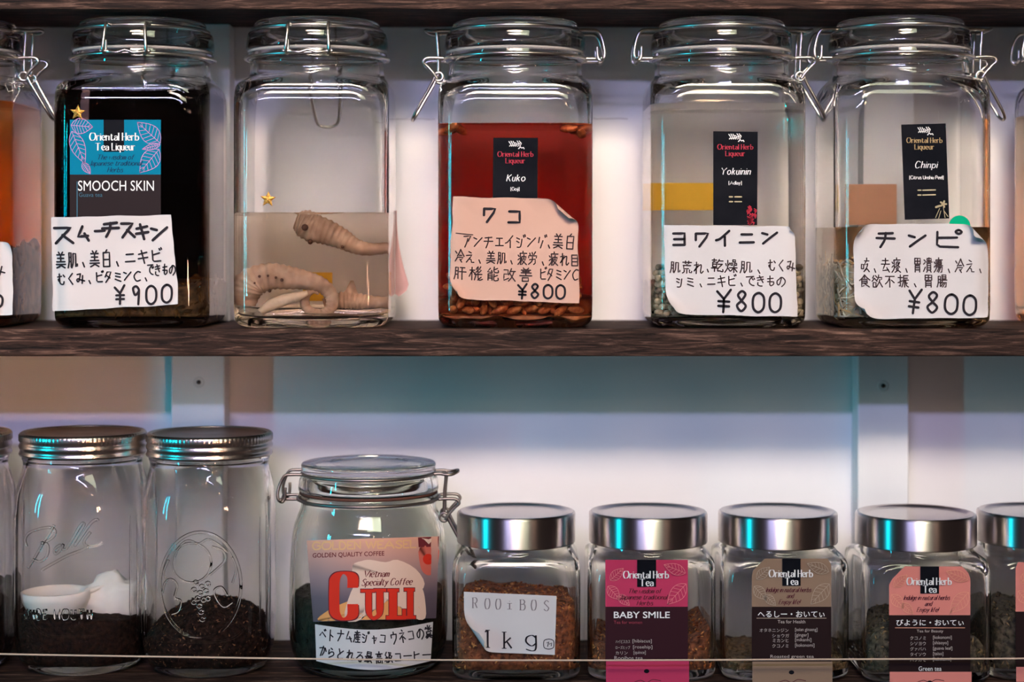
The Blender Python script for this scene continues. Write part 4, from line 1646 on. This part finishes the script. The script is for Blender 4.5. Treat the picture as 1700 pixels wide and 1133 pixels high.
heap('coffee_beans_mass', KX, KY, Z_LOW, 0.0560, 0.0559, lambda x, y: 0.058 + 0.05 * max(0, x) + 0.002 * noise.noise(Vector((x * 80, y * 80, 1))), noisy('dark_roast', (0.010, 0.010, 0.007), (0.035, 0.03, 0.02), 200, 0.6, 0.8),
     'very dark coffee in the round clip-top jar', 'coffee', 300, 0.0012, CB[1:], seed=31, taper=lambda z: 0.005 * max(0, 1 - z / 0.02))
SK = Face(KX, KY - 0.0600, 0.0600, 0.0599, 0.03)


# printed label: grey-mauve print with a pale cup and orange glow
def culi_mat():
    m_, n, l, b = new_mat('printed_coffee_art')
    tc = n.new('ShaderNodeTexCoord')
    sp_ = n.new('ShaderNodeSeparateXYZ')
    l.new(tc.outputs['Generated'], sp_.inputs[0])
    rp = n.new('ShaderNodeValToRGB')
    e = rp.color_ramp.elements
    e[0].position, e[0].color = 0.0, (0.085, 0.06, 0.075, 1)
    e[1].position, e[1].color = 1.0, (0.72, 0.36, 0.24, 1)
    for p_, c_ in ((0.30, (0.12, 0.085, 0.105, 1)), (0.55, (0.30, 0.19, 0.19, 1)), (0.8, (0.54, 0.29, 0.23, 1))):
        x_ = e.new(p_)
        x_.color = c_
    l.new(sp_.outputs[2], rp.inputs[0])
    l.new(rp.outputs[0], b.inputs['Base Color'])
    b.inputs['Roughness'].default_value = 0.5
    return m_


PCREAM = flat('print_cream', (0.74, 0.52, 0.40), 0.6)
PORANGE = flat('print_orange', (0.74, 0.33, 0.11), 0.6)
PPALE = flat('print_pale_orange', (0.80, 0.52, 0.38), 0.5)
PRED = flat('print_red', (0.66, 0.035, 0.018), 0.5)
PRED2 = flat('print_stamp_red', (0.62, 0.14, 0.10), 0.5)
PMAROON = flat('print_maroon', (0.16, 0.025, 0.03), 0.5)
PYEL = flat('print_yellow', (0.72, 0.43, 0.21), 0.6)
m = MB()
patch(m, 0, 0, 0, 0, SK, 0, 0, 16, 8, quad=((509, 898), (729, 891), (724, 1027), (520, 1033)))
kl = m.build('printed_label', [culi_mat()], jK)
kl['label'] = 'grey and orange printed coffee label with big red capitals'
m = MB()


def blob(mb, pts, surf, layer, mi):
    c = sum((Vector(p) for p in pts), Vector((0, 0))) / len(pts)
    n = len(pts)
    vs = [surf(c.x, c.y, layer)]
    fr_ = (0.15, 0.3, 0.45, 0.6, 0.75, 0.9, 1.0)
    for f in fr_:
        vs += [surf(c.x + (p[0] - c.x) * f, c.y + (p[1] - c.y) * f, layer) for p in pts]
    fs = [(0, 1 + a, 1 + (a + 1) % n) for a in range(n)]
    for k in range(len(fr_) - 1):
        o0, o1 = 1 + k * n, 1 + (k + 1) * n
        fs += [(o0 + a, o1 + a, o1 + (a + 1) % n, o0 + (a + 1) % n) for a in range(n)]
    mb.add(vs, fs, mi)


blob(m, sm([(528, 1031), (545, 1014), (575, 1000), (620, 985), (655, 990), (690, 1002), (697, 1027), (640, 1029), (580, 1030)], 4, True), SK, 1, 1)
blob(m, sm([(572, 1029), (582, 985), (600, 962), (640, 955), (680, 953), (700, 975), (706, 1000), (706, 1027), (690, 1027), (684, 1005), (650, 992), (610, 1000), (600, 1029)], 3, True), SK, 1.4, 0)
blob(m, sm([(585, 940), (600, 932), (615, 930), (640, 934), (660, 930), (690, 945), (705, 970), (690, 985), (650, 978), (610, 980), (590, 970)], 3, True), SK, 1.2, 0)
patch(m, 0, 0, 0, 0, SK, 1.8, 2, 4, 1, quad=((694, 893), (729, 891), (728, 908), (695, 909)))
blob(m, sm([(697, 910), (727, 908), (727, 935), (722, 950), (712, 956), (702, 950), (697, 935)], 3, True), SK, 1.8, 3)
blob(m, [(700, 894), (722, 893), (712, 904)], SK, 2.2, 0)
blob(m, sm(circ(711, 929, 9)[:-1], 2, True), SK, 2.2, 4)
lat(m, 'GOLDEN WEASEL', 519, 901, 690, 12, 2.6, SK, 2, 5, slope=-0.02)
sans(m, 'GOLDEN QUALITY COFFEE', 519, 919, 638, 9, SK, 2, 2, slope=-0.03, bold=0.01)
lat(m, 'Vietnam', 603, 948, 645, 11, 1.6, SK, 3, 2, nib=0.4, shear=0.3, slope=-0.02)
lat(m, 'Specialty Coffee', 600, 962, 683, 11, 1.6, SK, 3, 2, nib=0.4, shear=0.3, slope=-0.02)
# big red capitals: C, U, L, I drawn as thick shapes


def bar(x0, y0, x1, y1, mi=6, L=4):
    patch(m, x0, y0, x1, y1, SK, L, mi, 3, 3)


def redC(x0, y0, x1, y1, st, mi, L, g=0):
    o = sm([(x1, y0 + 26), (x1, y0 + 8), (x1 - 10, y0), (x0 + 14, y0), (x0 + 2, y0 + 9), (x0, y0 + 24), (x0, y1 - 24), (x0 + 2, y1 - 9), (x0 + 14, y1), (x1 - 10, y1), (x1, y1 - 8), (x1, y1 - 26)], 4)
    i = sm([(x1 - 18, y0 + 26), (x1 - 18, y0 + 10), (x1 - 22, y0 + 4), (x0 + 22, y0 + 4), (x0 + 18, y0 + 12), (x0 + 17, y0 + 24), (x0 + 17, y1 - 24), (x0 + 18, y1 - 12), (x0 + 22, y1 - 4), (x1 - 22, y1 - 4), (x1 - 18, y1 - 10), (x1 - 18, y1 - 26)], 4)
    vs = []
    for a, b in zip(o, i):
        vs += [SK(a[0], a[1], L), SK(b[0], b[1], L)]
    m.add(vs, [(2 * k, 2 * k + 2, 2 * k + 3, 2 * k + 1) for k in range(len(o) - 1)], mi)


redC(545, 949, 596, 1031, 17, 2, 3.4)
redC(546.5, 950.5, 594.5, 1029.5, 17, 6, 4)


def redU():
    for g, mi, L in ((1.2, 2, 3.4), (0, 6, 4)):
        o = sm([(607 - g, 982), (607 - g, 1010), (610 - g, 1022), (620, 1030 + g), (632 + g, 1024), (636 + g, 1012), (636 + g, 982)], 4)
        i = sm([(617 + g, 982), (617 + g, 1010), (618, 1021), (620.5, 1025 - g), (625, 1020), (625 - g, 1010), (625 - g, 982)], 4)
        vs = []
        for a, b in zip(o, i):
            vs += [SK(a[0], a[1], L), SK(b[0], b[1], L)]
        m.add(vs, [(2 * k, 2 * k + 2, 2 * k + 3, 2 * k + 1) for k in range(len(o) - 1)], mi)


redU()
for g, mi, L in ((1.2, 2, 3.4), (0, 6, 4)):
    for x0, y0, x1, y1 in ((599, 979, 622, 984), (621, 978, 641, 983), (643, 978, 662, 983), (646, 980, 659, 1028), (641, 1023, 674, 1029), (668, 1012, 674, 1029), (671, 977, 688, 982), (676, 979, 686, 1028), (673, 1023, 690, 1028)):
        bar(x0 - g, y0 - g, x1 + g, y1 + g, mi, L)
m.build('print', [PCREAM, PORANGE, PMAROON, PRED2, PRED, PYEL, PRED, PPALE], kl)
m = MB()


def curved(x, y):
    return y + 10 * math.sin(PI * (x - 523) / 196) ** 1.0


vs, nx = [], 24
for yy in range(5):
    for a in range(nx + 1):
        u = a / nx
        x = (523 + (719 - 523) * u) * (1 - yy / 4) + (525 + (715 - 525) * u) * (yy / 4)
        y = (1037 - 4 * u + 11 * math.sin(PI * u)) * (1 - yy / 4) + (1098 + 15 * math.sin(PI * u)) * (yy / 4)
        vs.append(SK(x, y, 2))
m.add(vs, [(j_ * (nx + 1) + i, (j_ + 1) * (nx + 1) + i, (j_ + 1) * (nx + 1) + i + 1, j_ * (nx + 1) + i + 1) for j_ in range(4) for i in range(nx)])
kn = m.build('paper_note', PAPER, jK)
kn['label'] = 'white handwritten strip of paper below the printed label'
m = MB()
hand(m, 'ベトナム産ジャコ', 531, 1044, 644, 1051, 19, 2.1, SK, 4, fill=0.85)
hand(m, 'ウネコの糞', 646, 1050, 718, 1038, 21, 2.1, SK, 4, fill=0.85)
hand(m, 'からとれる最', 530, 1071, 622, 1084, 18, 2.1, SK, 4, fill=0.85)
hand(m, '高級コーヒー', 622, 1083, 716, 1078, 19, 2.1, SK, 4, fill=0.85)
m.build('handwriting', [INK, INK_THIN], kn)

# ------------------------------------------------------------------ square jars with steel lids
QH, QR = 0.0470, 0.013


def square_jar(px, yc, label, z0=Z_LOW):
    cx = W(px, 0, yc).x
    cy = yc
    j = thing('square_glass_jar', (cx, cy, z0), label, 'jar', 'square steel-lidded jars on the bottom shelf')
    out = [(0.004, 0.012, None), (0.004, 0.034, 0.02), (0.0, 0.038, 0.016), (0.0, 0.0425, 0.014), (0.004, QH - 0.0005, QR), (0.012, QH, QR), (0.045, QH, QR), (0.078, QH, QR), (0.085, QH - 0.0005, QR + 0.001), (0.0885, 0.0450, 0.020), (0.0905, 0.0425, 0.039),
           (0.0935, 0.0410, None), (0.108, 0.0410, None)]
    inn = [(0.108, 0.0385, None), (0.0930, 0.0385, None), (0.0890, 0.0395, 0.036), (0.0865, 0.0420, 0.019), (0.080, QH - 0.003, QR - 0.002), (0.045, QH - 0.003, QR - 0.002), (0.012, QH - 0.003, QR - 0.002), (0.0075, 0.040, 0.012), (0.0075, 0.03, 0.016), (0.008, 0.012, None)]
    m = MB()
    shell(m, cx, cy, z0, chaikin(out, 2) + chaikin(inn, 2), 0, n=128)
    m.build('glass_body', GLASS, j)
    m = MB()
    r = 0.0446
    m.loft([ring(cx, cy, z0 + z, h, h, 128) for z, h in ((0.0955, r - 0.0022), (0.0952, r - 0.0004), (0.0958, r), (0.0964, r), (0.1162, r), (0.1174, r - 0.0004), (0.1182, r - 0.0016))], False, False)
    # a hidden inner skirt closes the shell
    m.loft([ring(cx, cy, z0 + z, h, h, 128) for z, h in ((0.0955, r - 0.0022), (0.1160, r - 0.0022))], False, False)
    lid = m.build('steel_lid', STEEL, j)
    m = MB()
    m.loft([ring(cx, cy, z0 + z, h, h, 128) for z, h in ((0.1182, r - 0.0016), (0.1185, r - 0.003), (0.1180, r - 0.0055), (0.1168, r - 0.0068), (0.1166, r - 0.009), (0.1170, r - 0.02), (0.1171, 0.006))], False, True)
    m.build('lid_top', STEEL_TOP, lid)
    return j, cx, cy, Face(cx, cy - QH, QH, QR, 0.006)


def tea_heap(cx, cy, name, hf, c1, c2, label, cat, seed, fm, nf=700, fs=0.0014):
    return heap(name, cx, cy, Z_LOW, QH - 0.0034, QR - 0.002, hf, noisy(name + '_mass', c1, c2, 260, 0.7, 0.9), label, cat, nf, fs, fm, seed=seed, zb=0.0085)


RB = (flat('rooibos_a', (0.42, 0.13, 0.04)), flat('rooibos_b', (0.20, 0.05, 0.02)), flat('rooibos_c', (0.65, 0.30, 0.10)))
jr, qx, qy, SR = square_jar(857, 0.060, 'square glass jar of red-brown rooibos with a white 1 kg label and steel lid')
tea_heap(qx, qy, 'loose_rooibos', lambda x, y: 0.056 + 0.003 * noise.noise(Vector((x * 60, y * 60, 1))) - 0.03 * x, (0.09, 0.025, 0.012), (0.36, 0.11, 0.04), 'red-brown loose rooibos behind the 1 kg label', 'rooibos', 41, RB, 1100)
m = MB()
PR = Paper(((770, 983), (924, 990), (921, 1088), (771, 1082)), SR, ((3, 44, 14, 2.55),), 0.6, 3.3)
PR.mesh(m, 1)
wl = m.build('paper_label', PAPER, jr)
wl['label'] = 'white label printed 1 kg with its lower left corner folded'
m = MB()
lat(m, 'R', 785, 993, 793, 17, 2.0, PR, 4, 1, nib=0.3, serif=True)
for ch, xx in (('O', 805), ('O', 823), ('B', 864), ('O', 882), ('S', 903)):
    lat(m, ch, xx, 994 + (xx - 785) * 0.045 / 1.5, xx + 9, 17, 2.0, PR, 4, 1, nib=0.3, serif=True)
lat(m, 'i', 846, 997, 849, 15, 2.0, PR, 4, 1, nib=0.3, serif=True)
lat(m, '1', 805, 1047, 812, 29, 3.4, PR, 4, 0, nib=0.3, serif=True)
lat(m, 'k', 837, 1050, 852, 27, 3.2, PR, 4, 0, nib=0.3, serif=True)
lat(m, 'g', 873, 1046, 890, 27, 3.2, PR, 4, 0, nib=0.3, serif=False)
ribbon(m, sm([(903, 1065), (908, 1062), (914, 1062), (919, 1065), (919, 1075), (914, 1078), (908, 1078), (903, 1075)], 3, True), 1.3, PR, 4, 0)
ribbon(m, [(908, 1068), (911, 1066), (909, 1074)], 1.4, PR, 4, 0)
ribbon(m, [(912, 1070), (916, 1068), (915, 1073)], 1.4, PR, 4, 0)
m.build('print', [INK, flat('grey_print', (0.22, 0.19, 0.19))], wl)


def tea_label(j, S, x0, x1, y0, ysplit, yb, top, line, dark, txt, script, body, foot, cutL=0, cutR=0, pleat=None, skew=0):
    """tea label: coloured top with a black tab, dark panel, coloured foot"""
    m = MB()
    n = 24
    # top part, corners cut or folded back
    vs = []
    for a in range(9):
        v = a / 8
        y = y0 + (ysplit - y0) * v
        l = x0 + max(0, cutL - (y - y0))
        r = x1 - max(0, cutR - (y - y0))
        for b in range(n + 1):
            x = l + (r - l) * b / n
            bulge = 0.0007 * max(0.0, noise.noise(Vector((x * 0.03, y * 0.05, x0)))) + 0.002 * max(0, 1 - v * 3)
            vs.append(S(x, y, 0.5, bulge))
    m.add(vs, [(a * (n + 1) + b, (a + 1) * (n + 1) + b, (a + 1) * (n + 1) + b + 1, a * (n + 1) + b + 1) for a in range(8) for b in range(n)], 0)
    patch(m, x0, ysplit, x1, yb, S, 0.5, 1)
    patch(m, x0 + 1, yb, x1 + 2, 1150, S, 0.5, 0)
    lb_ = m.build('printed_label', [top, dark], j)
    lb_['label'] = txt
    m = MB()
    cxm = (x0 + x1) / 2
    w = x1 - x0

    def T(px, py, L=0, out=0):
        return S(px, py, L, out + 0.0032 * max(0, 1 - (py - y0) / (ysplit - y0) * 2.2) ** 1 + 0.0006)
    tabw = w * 0.115
    patch(m, cxm - tabw, y0, cxm + tabw, y0 + 45, T, 1.5, 0, 4, 24)
    for bs_, tp_, wd in (((x0 + 4, ysplit - 34), (x0 + 24, ysplit - 12), 9), ((x0 + 22, ysplit - 20), (x0 + 40, ysplit - 2), 7), ((x1 - 3, ysplit - 38), (x1 - 34, ysplit - 4), 12), ((x1 - 4, y0 + 22), (x1 - 40, y0 + 8), 9), ((x0 + 8, y0 + 34), (x0 + 30, y0 + 14), 8)):
        leaf(m, bs_, tp_, wd, T, 1.2, 1, 0.9, 6)
    lat(m, 'Oriental Herb', cxm - w * 0.28, y0 + 19, cxm + w * 0.27, 11.5, 2.2, T, 2.2, 2, nib=0.28, serif=True, gap=2)
    lat(m, 'Tea', cxm - w * 0.085, y0 + 32, cxm + w * 0.085, 11.5, 2.2, T, 2.2, 2, nib=0.28, serif=True, gap=2)
    for k, (tx, a, b) in enumerate(script):
        lat(m, tx, cxm - w * a, y0 + 48 + k * 10, cxm + w * b, 7.5, 1.2, T, 2, 3, nib=0.45, shear=0.35)
    for kind, tx, a, y, b, h, mi in body:
        sans(m, tx, a, y, b, h, S, 2.2, mi, bold=0.012 if h > 9 else 0.0)
    for kind, a, y, b in foot:
        ribbon(m, [(a, y), (b, y)], 1.0, S, 2, 1, cap=False)
    m.add([S(cxm + 4.5 * math.cos(q * PI / 8), yb + 18 + 3.5 * math.sin(q * PI / 8), 1.5) for q in range(16)], [tuple(range(16))], 0)
    ribbon(m, sm([(cxm - 22, 1134), (cxm - 10, 1130), (cxm, 1134), (cxm + 10, 1129), (cxm + 24, 1131)], 3), 1.2, S, 1.5, 3)
    m.build('print', [BLACK_LABEL, line, WHITE_INK, flat('label_script_ink', (0.10, 0.02, 0.03)), flat('label_small_red', (0.32, 0.05, 0.07)), flat('label_small_grey', (0.50, 0.42, 0.38))], lb_)


PINK = flat('label_pink', (0.50, 0.042, 0.105), 0.6)
SALMON = flat('label_salmon', (0.70, 0.235, 0.19), 0.6)
KRAFT = flat('label_kraft', (0.27, 0.175, 0.115), 0.6)
DKP = flat('label_plum', (0.036, 0.011, 0.015), 0.6)
DKB = flat('label_brown_black', (0.020, 0.010, 0.010), 0.6)

jp, qx, qy, SP = square_jar(1076, 0.060, 'square glass jar with a pink and plum tea label and steel lid')
tea_heap(qx, qy, 'loose_rooibos', lambda x, y: 0.024 + 0.55 * max(0, x - 0.016) + 0.002 * noise.noise(Vector((x * 90, y * 90, 1))) + 0.25 * max(0, -x - 0.024), (0.06, 0.02, 0.012), (0.30, 0.10, 0.04), 'loose red-brown tea behind the pink label', 'tea', 42, RB, 700)
tea_label(jp, SP, 1005, 1142, 930, 1008, 1097, PINK, flat('pink_leaf_line', (0.74, 0.22, 0.24)), DKP, 'pink and plum printed tea label',
          (('The wisdom of', .23, .17), ('Japanese traditional', .33, .24), ('Herbs', .12, .07)),
          (('s', 'BABY SMILE', 1019, 1016, 1112, 11, 2), ('s', 'Tea for women', 1019, 1031, 1066, 5.5, 4), ('s', 'ハイビスカス', 1022, 1063, 1046, 5.5, 5), ('s', '[hibiscus]', 1050, 1062, 1082, 7, 5), ('s', 'ローズヒップ', 1022, 1073, 1046, 5.5, 5), ('s', '[rosehip]', 1051, 1072, 1083, 7, 5),
           ('s', 'カリン', 1022, 1082, 1042, 5.5, 5), ('s', '[quince]', 1052, 1081, 1072, 7, 5), ('s', 'Rooibos tea', 1020, 1090, 1067, 6, 5)), (), 0, 0)
jh, qx, qy, SH = square_jar(1291, 0.060, 'square glass jar with a kraft brown tea label and steel lid')
tea_heap(qx, qy, 'loose_green_tea', lambda x, y: 0.013 + 0.012 * max(0.0, noise.noise(Vector((x * 50, y * 50, 6)))), (0.07, 0.04, 0.02), (0.25, 0.16, 0.08), 'thin layer of dried tea behind the kraft brown label', 'tea', 43,
         (flat('dry_tea_a', (0.25, 0.13, 0.06)), flat('dry_tea_b', (0.12, 0.08, 0.04))), 260, 0.0022)
tea_label(jh, SH, 1248, 1380, 928, 1008, 1099, KRAFT, flat('kraft_leaf_line', (0.44, 0.34, 0.25)), DKB, 'kraft brown and black printed tea label',
          (('Indulge in natural herbs', .32, .24), ('and', .06, .02), ('Enjoy life!', .16, .10)),
          (('s', 'へるしー・おいてぃ', 1258, 1015, 1369, 10.5, 2), ('s', 'Tea for Health', 1291, 1030, 1337, 5.5, 5), ('s', 'オタネニンジン', 1261, 1044, 1309, 6, 5), ('s', '[asian ginseng]', 1320, 1043, 1357, 7, 5), ('s', 'ショウガ', 1282, 1053, 1310, 6, 5), ('s', '[ginger]', 1320, 1052, 1342, 7, 5),
           ('s', 'ミカンヒ', 1283, 1061, 1309, 6, 5), ('s', '[mikanhi]', 1320, 1060, 1347, 7, 5), ('s', 'クコノミ', 1282, 1070, 1309, 6, 5), ('s', '[kokonomi]', 1320, 1069, 1352, 7, 5), ('s', 'Roasted green tea', 1279, 1088, 1351, 6.5, 5)),
          (('r', 1256, 1027, 1372),), 22, 6)
jy, qx, qy, SY = square_jar(1520, 0.052, 'square jar of dark green tea with a salmon pink label and steel lid')
TG = (flat('green_tea_a', (0.10, 0.085, 0.05)), flat('green_tea_b', (0.05, 0.042, 0.03)), flat('green_tea_c', (0.28, 0.18, 0.09)))
tea_heap(qx, qy, 'loose_green_tea', lambda x, y: 0.040 - 0.2 * max(0, x) + 0.004 * noise.noise(Vector((x * 60, y * 60, 3))) - 6 * max(0, abs(x) - 0.03) ** 1.5, (0.03, 0.025, 0.018), (0.14, 0.11, 0.07), 'dark green dried tea behind the salmon pink label', 'tea', 44, TG, 900, 0.002)
tea_label(jy, SY, 1476, 1611, 941, 1022, 1116, SALMON, flat('salmon_leaf_line', (0.80, 0.36, 0.24)), DKB, 'salmon pink and black printed tea label',
          (('Indulge in natural herbs', .32, .24), ('and', .06, .02), ('Enjoy life!', .16, .10)),
          (('s', 'びように・おいてぃ', 1488, 1029, 1600, 10.5, 2), ('s', 'Tea for Beauty', 1522, 1046, 1566, 6, 5), ('s', 'クコノミ', 1511, 1057, 1537, 6, 5), ('s', '[kokonomi]', 1549, 1056, 1580, 7, 5), ('s', 'シソヨウ', 1511, 1066, 1537, 6, 5), ('s', '[shisoyo]', 1549, 1065, 1574, 7, 5),
           ('s', 'グァバハ', 1511, 1075, 1537, 6, 5), ('s', '[guava leaf]', 1549, 1074, 1581, 7, 5), ('s', 'タイソウ', 1511, 1084, 1537, 6, 5), ('s', '[taiso]', 1549, 1083, 1566, 7, 5), ('s', 'ハブカモ', 1511, 1093, 1537, 6, 5), ('s', '[habukamo]', 1549, 1092, 1579, 7, 5), ('s', 'Green tea', 1525, 1107, 1563, 7.5, 2)),
          (('r', 1486, 1043, 1602),), 26, 14)
jz, qx, qy, SZ = square_jar(1722, 0.062, 'square steel-lidded jar of tea cut off by the right edge of the photo')
tea_heap(qx, qy, 'loose_green_tea', lambda x, y: 0.046 + 0.003 * noise.noise(Vector((x * 60, y * 60, 9))), (0.03, 0.025, 0.018), (0.14, 0.11, 0.07), 'dark dried tea in the jar cut off by the right edge', 'tea', 45, TG, 500, 0.002)
tea_label(jz, SZ, 1686, 1815, 934, 1016, 1108, SALMON, flat('salmon_leaf_line', (0.80, 0.36, 0.24)), DKB, 'pink and plum printed tea label', (), (('s', 'LADY', 1699, 1024, 1760, 10, 2),) if False else (), (), 4, 4)

# ------------------------------------------------------------------ guard cord along the bottom shelf
cord = thing('guard_cord', (0, -0.004, W(850, 1097, -0.004).z), 'thin pale cord stretched across the front of the bottom shelf', 'cord')
m = MB()
m.tube(catmull([W(-230, 1080, -0.004), W(0, 1086.5, -0.004), W(300, 1091.5, -0.004), W(650, 1096, -0.004), W(1000, 1097, -0.004), W(1350, 1095.5, -0.004), W(1700, 1094, -0.004), W(1930, 1092, -0.004)], 8), 0.00065, n=8)
m.build('line', CORD, cord)
m = MB()
for px, py in ((-230, 1080), (1930, 1092)):
    p = W(px, py, -0.004)
    m.tube([(p.x, -0.004, Z_LOW - 0.004), (p.x, -0.004, p.z + 0.004)], 0.0025, n=12)
    m.tube([(p.x, -0.004, Z_LOW - 0.006), (p.x, 0.004, Z_LOW - 0.006)], 0.0022, n=10)
m.build('peg', SCREW, cord)
